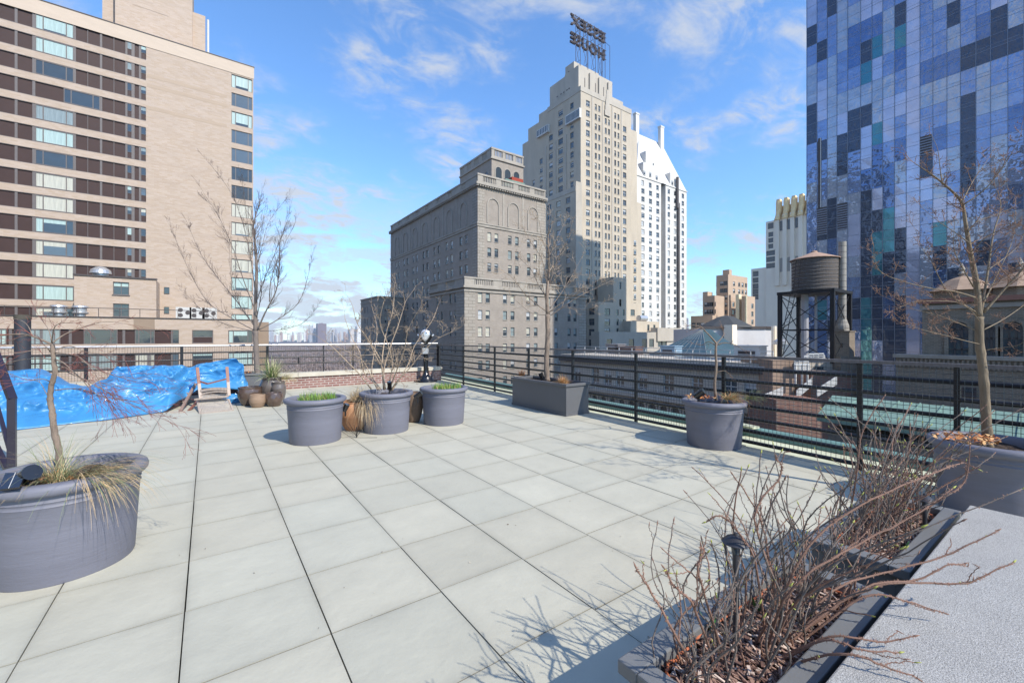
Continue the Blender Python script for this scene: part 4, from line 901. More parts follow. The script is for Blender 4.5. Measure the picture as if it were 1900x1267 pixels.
q = MB()
for (pa, pb, ya_, yb_) in ((1490, 1496, 686, 700), (1513, 1528, 680, 692), (1488, 1492, 704, 714)): pxbox(q, pa, pb, ya_, 39.8 if ya_ < 700 else 38, .1, PD(pa, yb_, 39.8).z)
build(q, 'window', winglass, cb)
fe = thing('fire_stairs', (38, 14, -8), 'white painted fire stairs and landings on the red brick building', 'stairs'); q = MB()
def PDb(px, py, D=35.5): return PD(px, py, D)
for (x0_, y0_, x1_, y1_) in ((1478, 738, 1506, 715), (1516, 735, 1552, 712), (1420, 745, 1452, 732)):
    q = MB()
    for k in range(5): q.obox(PDb(x0_, y0_ - k * 3.2), PDb(x1_, y1_ - k * 3.2), .08, .1)
    for t in (0, .5, 1): a, b = PDb(x0_ + (x1_ - x0_) * t, y0_ + (y1_ - y0_) * t), PDb(x0_ + (x1_ - x0_) * t, y0_ + (y1_ - y0_) * t - 15); q.obox(a, b, .06, .06)
    build(q, 'stair_flight', whitef, fe)
q = MB()
for (x0_, x1_, y_) in ((1474, 1502, 678), (1474, 1500, 668), (1492, 1530, 661), (1500, 1528, 657)):
    for k in range(3): q.obox(PDb(x0_, y_ + k * 4), PDb(x1_, y_ + k * 4 - 1), .07, .09)
    for t in (0, .33, .66, 1): xx = x0_ + (x1_ - x0_) * t; q.obox(PDb(xx, y_ + 9), PDb(xx, y_ - 1), .06, .06)
for xx in (1476, 1488, 1498): q.obox(PDb(xx, 715), PDb(xx, 676), .12, .12)
build(q, 'landing', whitef, fe)

# ================================================================ blocks added west of the terrace, unseen, to give the skyscraper something to mirror
rnd = random.Random(19)
for (x0_, x1_, y0_, y1_, zt_2, colr, fh, ww, lab) in ((-78, -52, 2, 26, 62, (.30, .25, .20), 3.4, 2.6, 'tall buff office block added west of the terrace, seen only mirrored in the glass skyscraper'), (-95, -60, 30, 62, 34, (.16, .15, .16), 3.6, 2.2, 'dark grey office block added west of the terrace, seen only mirrored in the glass skyscraper'),
        (-72, -50, -30, -4, 40, (.42, .38, .33), 3.3, 3.0, 'cream apartment block added southwest of the terrace, seen only mirrored in the glass skyscraper'), (-130, -100, 66, 100, 88, (.24, .27, .32), 3.8, 3.2, 'distant blue grey tower added west of the terrace, seen only mirrored in the glass skyscraper')):
    t = thing('added_block', ((x0_ + x1_) / 2, (y0_ + y1_) / 2, -50), lab, 'building'); m_ = mat('block_wall_%d' % int(-x0_), colr, .85, .12, .3)
    q = MB(); q.box(x0_, x1_, y0_, y1_, -50, zt_2); build(q, 'wall', m_, t); q = MB(); z = 0
    while z < zt_2 - 3:
        y = y0_ + 1.2
        while y < y1_ - ww: q.box(x1_ + .001, x1_ + .06, y, y + ww * .62, z, z + fh * .55, rnd.choice((0, 0, 1, 2))); y += ww
        x = x0_ + 1.2
        while x < x1_ - ww: q.box(x, x + ww * .62, y0_ - .06, y0_ - .001, z, z + fh * .55, rnd.choice((0, 0, 1, 2))); x += ww
        z += fh
    build(q, 'windows', [winglass, blind, WM_D[2]], t)['kind'] = 'stuff'

# ================================================================ far skyline over the park
rnd = random.Random(4); skm = [mat('far_%s' % n_, c, .8, .15, .02, brick=(tuple(v * .55 for v in c), tuple(v * 1.05 for v in c), 14, 9, 2.5)) for n_, c in (('cream', (.52, .48, .45)), ('grey', (.33, .34, .38)), ('brick', (.36, .25, .22)), ('white', (.68, .67, .66)))]
def far(px, w_px, ytop, D, m, lab, grp=None):
    a = PD(px, ytop, D); w_ = w_px * D / FPX; q = MB(); q.box(-w_ / 2, w_ / 2, -w_ / 2, w_ / 2, 0, a.z + 50); s = rnd.uniform(.3, .6)
    if rnd.random() < .7: q.box(-w_ * s / 2, w_ * s / 2, -w_ * s / 2, w_ * s / 2, a.z + 50, a.z + 50 + rnd.uniform(2, 9))
    tag(build(q, 'far_building', m, origin=(a.x, a.y, -50), local=True), lab, 'building', grp)
far(596, 15, 600.5, 3700, mat('far_brown_slab', (.13, .085, .10), .6, .15, .03, brick=((.10, .065, .08), (.16, .12, .14), 10, 6, 1)), 'dark purplish brown slab tower, tallest on the far skyline')
far(583, 5, 602, 3750, skm[3], 'slim white tower just left of the dark slab on the far skyline'); far(577, 7, 608, 3720, skm[1], 'grey tower second to the left of the dark slab on the far skyline')
far(657, 18, 611, 3650, skm[0], 'broad pale apartment building on the skyline beside the hotel annex'); far(667, 12, 606, 3620, skm[3], 'white twin topped building on the skyline right against the hotel annex')
far(1275, 4, 590, 1400, skm[1], 'slim blue grey tower in the gap right of the white tower')
for i in range(120):
    px = rnd.uniform(484, 690); D = rnd.uniform(3800, 4800); m = rnd.choice(skm)
    if px > 600: D = rnd.uniform(3700, 4300)
    yt = 624 - abs(rnd.gauss(0, 4.5)) - 1.5 - (2.5 if px > 615 else 0)
    n_ = ('cream', 'pale grey', 'brick red', 'white')[skm.index(m)]; far(px, rnd.uniform(1.2, 4), max(yt, 609), D, m, 'tiny %s tower in the row of buildings on the hazy skyline beyond the park' % n_, 'tiny %s towers on the far skyline' % n_)
# ================================================================ TERRACE: paving, ledge, walls, railings
def RX(y): return 5.92 + .048 * y
paver = mat('bluestone_paver', (.447, .431, .352), .75, .07, 2.2, bump=.42, bscale=5, stain=.16, tone=True, detail=9)
jointm = mat('dark_joint', (.025, .025, .025), 1, .2)
tone_rnd = random.Random(12)
g = MB(); tones = []
PXW, PYW = .61, .642; gx, gy = .0044, .0048
for i in range(-16, 12):
    x0 = -.10 + i * PXW
    if x0 > 6.6: continue
    dy = 0.0 if i < 2 else tone_rnd.choice((0, 0, .02, -.02))
    for j in range(-9, 18):
        y0 = 2.925 + j * PYW + dy; y1 = y0 + PYW - gy
        if y0 > 13.5: continue
        y1 = min(y1, 13.5); x1 = x0 + PXW - gx; xr = RX(y0) - .02
        if x0 > xr - .03: continue
        x1 = min(x1, xr); t = tone_rnd.gauss(1, .022); w_ = tone_rnd.uniform(-.012, .012); a = tone_rnd.uniform(-.0012, .0012)
        if i > 3 and tone_rnd.random() < .25: t *= 1.03
        n0 = len(g.f)
        if y0 - PYW < 13.5: g.box(x0 + gx, x1, y0 - gy / 2 - .001, y0 + gy / 2 + .001, -.04, -.0035, 1, skip='b')
        if i > 2 and tone_rnd.random() < .55 or i < 0 and tone_rnd.random() < .3: g.box(x0 - gx / 2 - .001, x0 + gx / 2 + .001, y0 + gy, y1, -.04, -.0045, 1, skip='b')
        tones += [[(1, 1, 1)] * 4] * (len(g.f) - n0); n0 = len(g.f); e = tone_rnd.uniform(-.0015, .0015); X0, X1q, Y0, Y1q = x0 + gx / 2 + e, x1, y0 + gy / 2, y1
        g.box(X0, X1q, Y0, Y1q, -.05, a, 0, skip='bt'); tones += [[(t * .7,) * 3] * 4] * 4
        us = [0, .035, .12, .5, .88, .965, 1]; base_ = len(g.v); vt = []
        for v_ in us:
            for u_ in us:
                px_, py_ = X0 + (X1q - X0) * u_, Y0 + (Y1q - Y0) * v_; g.v.append((px_, py_, a))
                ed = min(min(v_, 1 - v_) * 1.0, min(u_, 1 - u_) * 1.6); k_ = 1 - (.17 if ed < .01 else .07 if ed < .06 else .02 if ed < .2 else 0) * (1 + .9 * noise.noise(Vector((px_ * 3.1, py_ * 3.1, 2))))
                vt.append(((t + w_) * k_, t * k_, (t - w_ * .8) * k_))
        for r_ in range(6):
            for c_ in range(6):
                q_ = (r_ * 7 + c_, r_ * 7 + c_ + 1, r_ * 7 + c_ + 8, r_ * 7 + c_ + 7); g.f.append(tuple(base_ + s_ for s_ in q_)); g.m.append(0); tones.append([vt[s_] for s_ in q_])
pav = build(g, 'terrace_paving', [paver, mat('sandy_joint', (.12, .113, .10), 1, .5, 5, stain=.5)])
at = pav.data.color_attributes.new('tone', 'FLOAT_COLOR', 'CORNER')
vals = []
for p_ in pav.data.polygons:
    for c_ in tones[p_.index]: vals += [c_[0], c_[1], c_[2], 1.0]
at.data.foreach_set('color', vals); tag(pav, kind='structure')
g = MB(); g.face([(-12, -4, -.045), (RX(-4), -4, -.045), (RX(13.6), 13.6, -.045), (-12, 13.6, -.045)]); g.face([(RX(-4), -4, -.045), (RX(13.6), 13.6, -.045), (RX(13.6), 13.6, -50), (RX(-4), -4, -50)])
g.box(-12, 6.6, 13.9, 14.2, -50, -.1); tag(build(g, 'terrace_base', jointm), kind='structure')
# pale copper ledge outside the right railing with its rounded green gutter edge
ledm = mat('pale_copper_ledge', (.52, .53, .38), .7, .2, 2.5, stain=.25); gut = mat('green_gutter', (.15, .27, .245), .55, .15, 2, stain=.3)
le = thing('roof_ledge', (6.8, 5, 0), 'pale green copper ledge with rounded gutter edge just outside the right railing', 'roof ledge')
q = MB(); q.face([(RX(-4) + .0, -4, -.02), (RX(-4) + .8, -4, -.06), (RX(15) + .8, 15, -.06), (RX(15), 15, -.02)]); q.face([(RX(-4) + .8, -4, -.06), (RX(15) + .8, 15, -.06), (RX(15) + .8, 15, -3), (RX(-4) + .8, -4, -3)])
build(q, 'ledge_sheet', ledm, le)
q = MB(); q.tube([(RX(-4) + .95, -4, -.06), (RX(15) + .95, 15, -.06)], .13, 16); build(q, 'gutter', gut, le, smooth=True)
q = MB(); y = 3.35; q.obox((RX(y) + .35, y, 0), (RX(y) + 1.0, y + .35, .09), .12, .03); q.obox((RX(y) + .8, y - .2, .09), (RX(y) + .95, y + .6, .09), .16, .03); build(q, 'gutter_bracket', ledm, le)

redbrick = mat('parapet_red_brick', (.19, .082, .07), .88, .25, 6, bump=.3, bscale=60, brick=((.25, .13, .11), (.40, .36, .33), .212, .068, .010))
copes = mat('limestone_coping', (.50, .46, .38), .85, .12, 3, bump=.2, bscale=30, stain=.3)
pp = thing('brick_parapet', (-3, 13.5, 0), 'low red brick parapet with pale stone coping along the back of the terrace', 'wall')
q = MB(); q.box(-12, 6.42, 13.5, 13.78, -.04, .335); q.box(6.1, 6.55, 13.36, 13.495, -.04, .335); build(q, 'brickwork', redbrick, pp)
x = 6.6; n_ = 0
while x > -12:
    L = 1.5; q = MB(); q.box(x - L + .012, x, 13.45, 13.83, .338, .455 + (n_ % 2) * .003); build(q, 'coping_stone', copes, pp); x -= L; n_ += 1
q = MB(); q.box(6.08, 6.58, 13.33, 13.448, .338, .45); build(q, 'coping_stone', copes, pp)

railm = mat('black_rail_paint', (.010, .010, .013), .42, .15, 8, spec=.5); topm = mat('weathered_top_rail', (.16, .15, .155), .45, .25, 5, metal=.3, stretch=(1, 6, 1)); wire = mat('galvanised_wire', (.10, .105, .11), .45, .1, metal=.5)
rl = thing('side_railing', (6.1, 5, 0), 'black pipe railing with wire mesh along the right side of the terrace', 'railing')
hts = [1.05, .88, .71, .54, .37, .20, .05]; ya, yb = -3.0, 13.45
q = MB(); q.obox((RX(ya), ya, 1.215), (RX(yb), yb, 1.215), .062, .035); build(q, 'top_rail', topm, rl)
for h in hts: q = MB(); q.tube([(RX(ya), ya, h), (RX(yb), yb, h)], .023 if h > .1 else .024, 8); build(q, 'rail', railm, rl, smooth=True)
pys = []
for px in (815, 860, 918, 981, 1063, 1180, 1343, 1596, 1776):
    k = _k(px); D = 5.92 / ((SA + k * CA) - .048 * (CA - k * SA)); pys.append(D * (CA - k * SA))
pys += [-.9, -2.5]
for y in pys: q = MB(); q.box(RX(y) - .022, RX(y) + .022, y - .022, y + .022, -.02, 1.198); build(q, 'post', railm, rl)
q = MB(); y = ya
while y < yb: q.tube([(RX(y) - .022, y, .04), (RX(y) - .022, y, 1.19)], .0029, 3, cap=False); y += .05
z = .08
while z < 1.2: q.tube([(RX(ya) - .0235, ya, z), (RX(yb) - .0235, yb, z)], .0029, 3, cap=False); z += .05
build(q, 'wire_mesh', wire, rl)['kind'] = 'stuff'

br = thing('back_railing', (-3, 13.65, .46), 'grey pipe railing with wire mesh standing on the brick parapet at the back', 'railing')
YBR = 13.64; topb = mat('bright_top_rail', (.42, .42, .43), .4, .15, 5, metal=.4, stretch=(6, 1, 1))
q = MB(); q.tube([(-12, YBR, 1.255), (6.55, YBR, 1.255)], .026, 8); build(q, 'top_rail', topb, br, smooth=True)
for h in (1.08, .90, .72): q = MB(); q.tube([(-12, YBR, h), (6.55, YBR, h)], .019, 8); build(q, 'rail', mat('worn_black_rail', (.045, .042, .045), .5, .4, 6), br, smooth=True)
for px in (337, 496, 812, 160, -20, -200):
    x = PY(px, 640, YBR)[0]; q = MB(); q.box(x - .03, x + .03, YBR - .03, YBR + .03, .455, 1.23); build(q, 'post', railm, br)
x = PY(554, 640, YBR)[0]; q = MB(); q.box(x - .02, x + .02, YBR - .02, YBR + .02, .72, .90); build(q, 'post', railm, br)
for px in (600, 655, 710, 765): x = PY(px, 640, YBR)[0]; q = MB(); q.box(x - .015, x + .015, YBR - .015, YBR + .015, .455, 1.23); build(q, 'post', railm, br)
q = MB(); x = -12
while x < 6.5: q.tube([(x, YBR - .03, .47), (x, YBR - .03, 1.24)], .0029, 3, cap=False); x += .05
z = .50
while z < 1.24: q.tube([(-12, YBR - .032, z), (6.5, YBR - .032, z)], .0029, 3, cap=False); z += .05
build(q, 'wire_mesh', wire, br)['kind'] = 'stuff'
# boxwood-like dark potted bush beyond the mesh
q = MB(); rr = random.Random(6)

# ================================================================ PLANTERS
slatep = mat('slate_blue_resin', (.155, .158, .195), .55, .10, 1.6, bump=.14, bscale=9, spec=.4, stretch=(1, 1, 7), stain=.12)
soil = mat('dark_soil', (.05, .033, .025), 1, .4, 14, bump=.6, bscale=50)
prof = [(.362, 0), (.368, .015), (.386, .30), (.398, .475), (.405, .484), (.398, .492), (.399, .506), (.406, .514), (.401, .524), (.402, .545), (.432, .556), (.446, .572), (.449, .592), (.442, .612), (.428, .620), (.375, .622), (.362, .612), (.356, .56), (.352, .50)]
def make_planter():
    t = thing('round_planter', (0, 0, 0), '', 'planter', 'round slate grey planters on the terrace')
    q = MB(); q.lathe(prof, n=72, capb=True); build(q, 'pot', slatep, t, smooth=True, angle=60)
    q = MB(); n_ = 26
    for i in range(9):
        for j in range(n_):
            r = .353 * i / 8; a = 2 * math.pi * j / n_; q.v.append((r * math.cos(a), r * math.sin(a), .545 + .012 * math.sin(j * 2.3 + i * 1.7) + .01 * math.cos(j * 5.1)))
    for i in range(8):
        for j in range(n_): q.f.append((i * n_ + j, i * n_ + (j + 1) % n_, (i + 1) * n_ + (j + 1) % n_, (i + 1) * n_ + j)); q.m.append(0)
    build(q, 'soil', soil, t); return t
def at_cam(D, lat, z=0): v = FV * D + RV * lat; return Vector((v.x, v.y, z))
P0c, P1c, P2c, P3c, P4c, P5c = at_cam(2.83, -2.96), at_cam(6.16, -2.84), at_cam(6.82, -2.01), at_cam(7.43, -1.19), at_cam(5.91, 2.80), at_cam(3.58, 4.06)
labs = ['large slate grey round planter in the left foreground holding a small reddish tree and grass', 'slate grey round planter with green shoots, leftmost of the middle three', 'slate grey round planter holding the many stemmed shrub, centre of the middle three',
        'slate grey round planter with green shoots, rightmost of the middle three', 'slate grey round planter with a slim sapling beside the right railing', 'slate grey round planter behind the stone slab holding the large tree at right']
pl0 = make_planter(); plant = [pl0] + [copy_tree(pl0) for _ in range(5)]
for t, c, l_ in zip(plant, (P0c, P1c, P2c, P3c, P4c, P5c), labs): t.location = c; t['label'] = l_; t.scale = (.93, .93, 1)
# rectangular planter
darkpl = mat('charcoal_planter', (.105, .108, .118), .5, .08, 2, bump=.05)
def rect_planter(name, x0, x1, y0, y1, h, label, m, rim=.045, lip=.03, soilm=soil, inset=.05, group=None, rimh=.05):
    t = thing(name, ((x0 + x1) / 2, (y0 + y1) / 2, 0), label, 'planter', group); q = MB(); b = .012
    q.box(x0, x1, y0, y0 + .03, 0, h - rimh - .002); q.box(x0, x1, y1 - .03, y1, 0, h - rimh - .002); q.box(x0, x0 + .03, y0 + .031, y1 - .031, 0, h - rimh - .002); q.box(x1 - .03, x1, y0 + .031, y1 - .031, 0, h - rimh - .002)
    q.box(x0 - b, x1 + b, y0 - b, y0 - .001, .0, .05); q.box(x0 - b, x0 - .001, y0, y1 + b, .0, .05)
    build(q, 'box', m, t); q = MB(); X0, X1_, Y0, Y1_ = x0 - lip, x1 + lip, y0 - lip, y1 + lip
    q.box(X0, X1_, Y0, Y0 + rim + lip, h - rimh, h); q.box(X0, X1_, Y1_ - rim - lip, Y1_, h - rimh, h); q.box(X0, X0 + rim + lip, Y0 + rim + lip, Y1_ - rim - lip, h - rimh, h); q.box(X1_ - rim - lip, X1_, Y0 + rim + lip, Y1_ - rim - lip, h - rimh, h)
    o = build(q, 'rim', m, t); bv = o.modifiers.new('bevel', 'BEVEL'); bv.width = .006; bv.segments = 2
    q = MB(); n_ = 24; m_ = 12
    for j in range(m_ + 1):
        for i in range(n_ + 1):
            q.v.append((x0 + .03 + (x1 - x0 - .06) * i / n_, y0 + .03 + (y1 - y0 - .06) * j / m_, h - inset - .02 + .02 * noise.noise(Vector((i * .5, j * .5, h * 9)))))
    for j in range(m_):
        for i in range(n_): k_ = j * (n_ + 1) + i; q.f.append((k_, k_ + 1, k_ + n_ + 2, k_ + n_ + 1)); q.m.append(0)
    build(q, 'soil', soilm, t); return t
rp = rect_planter('rectangular_planter', 5.46, 6.05, 5.89, 7.62, .605, 'long charcoal rectangular planter with a bare tree beside the right railing', darkpl)
bp0 = PD(478, 700, 11.1); bp = rect_planter('square_planter', bp0.x - .45, bp0.x + .4, bp0.y - .3, bp0.y + .5, .56, 'dark square planter under the large bare tree behind the blue tarp', darkpl)
# foreground troughs
trough = mat('grey_trough_paint', (.155, .16, .165), .5, .12, 2.5, bump=.12, bscale=20, stain=.1)
mulchb = mat('mulch_base', (.07, .04, .03), 1, .4, 20, bump=.6, bscale=40)
TA = rect_planter('trough_planter', 1.17, 2.34, .565, .945, .40, 'long grey trough planter in the right foreground nearest the camera, full of thorny canes', trough, rim=.05, inset=.055, soilm=mulchb, group='grey trough planters')
TB = rect_planter('trough_planter', 2.70, 3.84, .565, .945, .40, 'long grey trough planter farther along behind the near one, full of bare canes', trough, rim=.05, inset=.055, soilm=mulchb, group='grey trough planters')
chipm = [mat('mulch_chip_%s' % n_, c, .9, .3, 30) for n_, c in (('dark', (.11, .06, .048)), ('mid', (.25, .155, .12)), ('light', (.50, .40, .34)))]
for t, x0, x1, sd in ((TA, 1.2, 2.31, 1), (TB, 2.73, 3.81, 2)):
    rr = random.Random(sd); q = MB()
    for i in range(3600):
        x, y = rr.uniform(x0, x1), rr.uniform(.60, .91); z = .332 + rr.uniform(0, .025); L = rr.uniform(.008, .05) ; a = rr.uniform(0, math.pi); d = Vector((math.cos(a), math.sin(a), rr.uniform(-.35, .5))) * L
        p = Vector((x, y, z)); q.obox(p, p + d, rr.uniform(.003, .011), rr.uniform(.002, .004), rr.choice((0, 0, 1, 1, 2)))
    build(q, 'mulch', chipm, t)['kind'] = 'stuff'
hose = mat('orange_soaker_hose', (.38, .11, .045), .6, .15, 10)
for sd, x0, x1, lab in ((1, 1.23, 2.27, 'orange soaker hose looped on the mulch of the nearest trough planter'), (2, 2.80, 3.76, 'orange soaker hose looped on the mulch of the farther trough planter')):
    rr = random.Random(sd); pts = []
    for t_ in range(60):
        a = t_ / 60 * 2 * math.pi; cx_, cy_ = math.cos(a), math.sin(a); ex = abs(cx_) ** .35 * (1 if cx_ > 0 else -1); ey = abs(cy_) ** .35 * (1 if cy_ > 0 else -1)
        pts.append(((x0 + x1) / 2 + ex * (x1 - x0) / 2 + .01 * math.sin(t_ * 1.3), .755 + ey * .138 + .008 * math.sin(t_ * 2.1), .366 + .006 * math.sin(t_ * .9)))
    q = MB(); q.tube(pts + [pts[0]], .0048, 8); tag(build(q, 'soaker_hose', hose, smooth=True), lab, 'hose', 'soaker hoses')
# stone slab bench at the right edge
sl = thing('stone_slab_bench', (2.4, 0, 0), 'pale rough granular stone slab bench at the right edge of the picture', 'bench')
slabm = mat('granular_stone', (.315, .31, .30), .95, .10, 4, bump=.35, bscale=190, stain=.25)
nt = slabm.node_tree; b_ = nt.nodes["Principled BSDF"]; src = b_.inputs['Base Color'].links[0].from_socket
tc = nt.nodes.new("ShaderNodeTexCoord"); nn = nt.nodes.new("ShaderNodeTexNoise"); nn.inputs['Scale'].default_value = 320; nn.inputs['Detail'].default_value = 3; nt.links.new(tc.outputs['Object'], nn.inputs['Vector'])
mr = nt.nodes.new("ShaderNodeMapRange"); mr.inputs[1].default_value = .3; mr.inputs[2].default_value = .7; mr.inputs[3].default_value = .35; mr.inputs[4].default_value = 1.75; nt.links.new(nn.outputs[0], mr.inputs[0])
cc = nt.nodes.new("ShaderNodeCombineColor"); [nt.links.new(mr.outputs[0], cc.inputs[i]) for i in range(3)]
mx = nt.nodes.new("ShaderNodeMix"); mx.data_type = 'RGBA'; mx.blend_type = 'MULTIPLY'; mx.inputs[0].default_value = 1; nt.links.new(src, mx.inputs[6]); nt.links.new(cc.outputs[0], mx.inputs[7]); nt.links.new(mx.outputs[2], b_.inputs['Base Color'])
q = MB(); q.box(.9, 3.83, -1.6, .495, .40, .46); o = build(q, 'slab', slabm, sl); bv = o.modifiers.new('bevel', 'BEVEL'); bv.width = .006; bv.segments = 2
q = MB(); q.box(.95, 3.75, -1.6, .44, 0, .399); build(q, 'base', mat('black_bench_base', (.01, .01, .012), .7), sl)

# ================================================================ PLANTS: generic growers
bark_grey = mat('grey_bark', (.165, .135, .118), .9, .25, 18, bump=.5, bscale=45, stretch=(1, 1, .25)); bark_tan = mat('tan_bark', (.215, .165, .13), .9, .4, 14, bump=.8, bscale=40, stretch=(1, 1, .3))
twig_grey = mat('grey_twig', (.125, .095, .085), .85, .2, 10); twig_red = mat('reddish_twig', (.22, .075, .06), .7, .25, 10); twig_brown = mat('brown_twig', (.23, .135, .09), .8, .25, 10); twig_pale = mat('pale_twig', (.38, .29, .21), .8, .2, 10)
def rvec(rr): return Vector((rr.gauss(0, 1), rr.gauss(0, 1), rr.gauss(0, 1))).normalized()
def stick(mb, rr, p, d, L, r, lev, P, m=0):
    n = P.get('seg', 5); pts = [p.copy()]; dd = d.normalized(); s = L / n; rads = [r]
    for i in range(n):
        dd = (dd + rvec(rr) * P['wig'] + UP * P['trop']).normalized(); p = p + dd * s; pts.append(p.copy()); rads.append(max(P['rmin'], r * (1 - .72 * (i + 1) / n)))
    mb.tube(pts, rads, 5 if r > .006 else (4 if r > .003 else 3), m, cap=r > .004)
    if lev < P['lev']:
        k = max(1, int(round(P['kids'][lev] * rr.uniform(.7, 1.3))))
        for _ in range(k):
            t = rr.uniform(.18, .97); i = min(n - 1, int(t * n)); q = pts[i].lerp(pts[i + 1], t * n - i); ax = (pts[i + 1] - pts[i]).normalized()
            nd = ax * P.get('fwd', .9) + (rvec(rr) - ax * 0).normalized() * P.get('spread', .8); stick(mb, rr, q, nd, L * P['ratio'] * rr.uniform(.55, 1.2) * (1.15 - t * .5), rads[i] * .6, lev + 1, P, m)
    elif P.get('bud') and rr.random() < .8: q = pts[-1]; mb.tube([q - dd * .004, q + dd * .006, q + dd * P['bud']], [.001, P['bud'] * .28, .0006], 4, P.get('bm', 1))
def smoothline(pts, rads, per=4):
    out, ro = [], []; n = len(pts)
    for i in range(n - 1):
        p0, p1, p2, p3 = pts[max(0, i - 1)], pts[i], pts[i + 1], pts[min(n - 1, i + 2)]
        for j in range(per):
            t = j / per; a = p1 * 2; out.append(.5 * ((p1 * 2) + (p2 - p0) * t + (p0 * 2 - p1 * 5 + p2 * 4 - p3) * t * t + (p1 * 3 - p0 - p2 * 3 + p3) * t ** 3)); ro.append(rads[i] + (rads[i + 1] - rads[i]) * t)
    return out + [pts[-1]], ro + [rads[-1]]
def limb(mb, rr, D0, px, dt, r0, r1, P=None, dens=0, L=.4, m=0, t0=.15, per=4, sides=7, tm=None, jit=.0):
    """px: measured silhouette points of the limb; dt: how far its tip goes away (+) or towards (-) us"""
    n = len(px); ps = []; rs = []
    for i, (x, y) in enumerate(px):
        t = i / (n - 1); ps.append(PD(x, y, D0 + dt * t)); rs.append(r0 + (r1 - r0) * t ** .8)
    wf = 1 / math.sqrt(1 + _k(px[0][0]) ** 2); rs = [r_ * wf for r_ in rs]; ps, rs = smoothline(ps, rs, per)
    if jit: ps = [ps[0]] + [p + rvec(rr) * jit * min(1, i / 3) for i, p in enumerate(ps[1:])]
    mb.tube(ps, rs, sides, m); k = len(ps)
    if P and dens:
        tot = sum((ps[i + 1] - ps[i]).length for i in range(k - 1)); c = max(3, int(dens * tot))
        for _ in range(c):
            t = t0 + (1 - t0) * rr.random() ** .8; i = min(k - 2, int(t * (k - 1))); q = ps[i].lerp(ps[i + 1], t * (k - 1) - i); ax = (ps[i + 1] - ps[i]).normalized()
            nd = ax * P.get('fwd', .9) + rvec(rr) * P.get('spread', .8); stick(mb, rr, q, nd, L * rr.uniform(.5, 1.25) * (1.2 - .6 * t), min(rs[i] * .6, P.get('r0', .006)), 0, P, m if tm is None else tm)
        stick(mb, rr, ps[-1], ps[-1] - ps[-2], L, rs[-1], 0, P, m if tm is None else tm)
    return ps
def tree(name, D0, trunk, tr, limbs, label, cat, bark, mats, P, seed, base_z, trunk_dt=0, group=None, tdens=0, tL=.3):
    rr = random.Random(seed); b = PD(trunk[0][0], trunk[0][1], D0); t = thing(name, (b.x, b.y, base_z), label, cat, group)
    wf = 1 / math.sqrt(1 + _k(trunk[0][0]) ** 2); q = MB(); ps = [PD(x, y, D0 + trunk_dt * i / (len(trunk) - 1)) for i, (x, y) in enumerate(trunk)]; ps, rs = smoothline(ps, [(tr[0] + (tr[1] - tr[0]) * i / (len(trunk) - 1)) * wf for i in range(len(trunk))], 6)
    rs[0] *= 1.3; rs = [r_ * (1 + .10 * noise.noise(Vector((i * .9, seed, 0))) + (.12 if i % 7 == 3 else 0)) for i, r_ in enumerate(rs)]; ps = [p_ + RV * tr[0] * .18 * noise.noise(Vector((i * .6, seed, 4))) for i, p_ in enumerate(ps)]; q.tube(ps, rs, 14, 0); build(q, 'trunk', bark, t, smooth=True, angle=180)
    q = MB()
    for n_, l_ in enumerate(limbs):
        px, dt, r0, r1, dens, L = l_; limb(q, rr, D0 + trunk_dt * .8, px, dt, tr[1] * .97 if n_ == 0 and P.get('lead', 1) else r0 * P.get('thin', 1), r1 * P.get('thin', 1), P, dens * P.get('more', 1), L, tm=1)
    build(q, 'crown', [bark] + mats, t, smooth=True, angle=180); return t
# --- large back tree
PA = dict(thin=.8, more=1.7, lev=2, kids=[3, 2, 1], ratio=.6, wig=.11, trop=.06, rmin=.0016, spread=.55, fwd=1.0, r0=.008, seg=5)
LA = [([(474, 617), (474, 560), (476, 500), (473, 450), (470, 420), (476, 395), (483, 372)], .1, .06, .006, 9, .45), ([(478, 612), (492, 580), (512, 540), (518, 500), (520, 450), (535, 405)], -.5, .034, .005, 9, .4), ([(500, 560), (503, 520), (520, 470), (545, 420)], .6, .02, .005, 8, .4),
      ([(480, 612), (520, 590), (555, 560), (572, 510), (578, 480)], .5, .02, .004, 6, .35), ([(482, 614), (520, 612), (560, 600), (585, 575)], -.6, .012, .003, 6, .3), ([(470, 612), (430, 590), (385, 560), (350, 500), (320, 430)], -.4, .022, .004, 6, .4), ([(470, 602), (440, 560), (400, 510), (372, 470), (350, 420)], .7, .022, .004, 6, .4),
      ([(473, 575), (452, 520), (432, 460), (405, 400), (385, 370)], -.8, .02, .004, 6, .45), ([(474, 545), (465, 480), (452, 420), (430, 360), (390, 305)], .5, .02, .004, 5, .4), ([(468, 614), (420, 602), (380, 580), (340, 540)], .9, .014, .003, 6, .35), ([(474, 565), (490, 520), (510, 470), (528, 420)], -1.0, .018, .004, 7, .4),
      ([(474, 505), (488, 450), (500, 410), (530, 370)], .8, .014, .004, 7, .4), ([(472, 600), (450, 575), (430, 520), (425, 440)], 1.2, .016, .004, 6, .4), ([(476, 590), (485, 540), (480, 470), (490, 400)], -1.2, .016, .004, 6, .4), ([(475, 470), (462, 430), (455, 380), (450, 340)], -.4, .01, .004, 7, .35)]
tree('bare_tree', 11.0, [(478, 697), (476, 665), (475, 640), (474, 614)], (.078, .068), LA, 'tall bare tree with many upswept branches behind the blue tarp at the back left', 'tree', bark_grey, [twig_grey], PA, 31, .5)
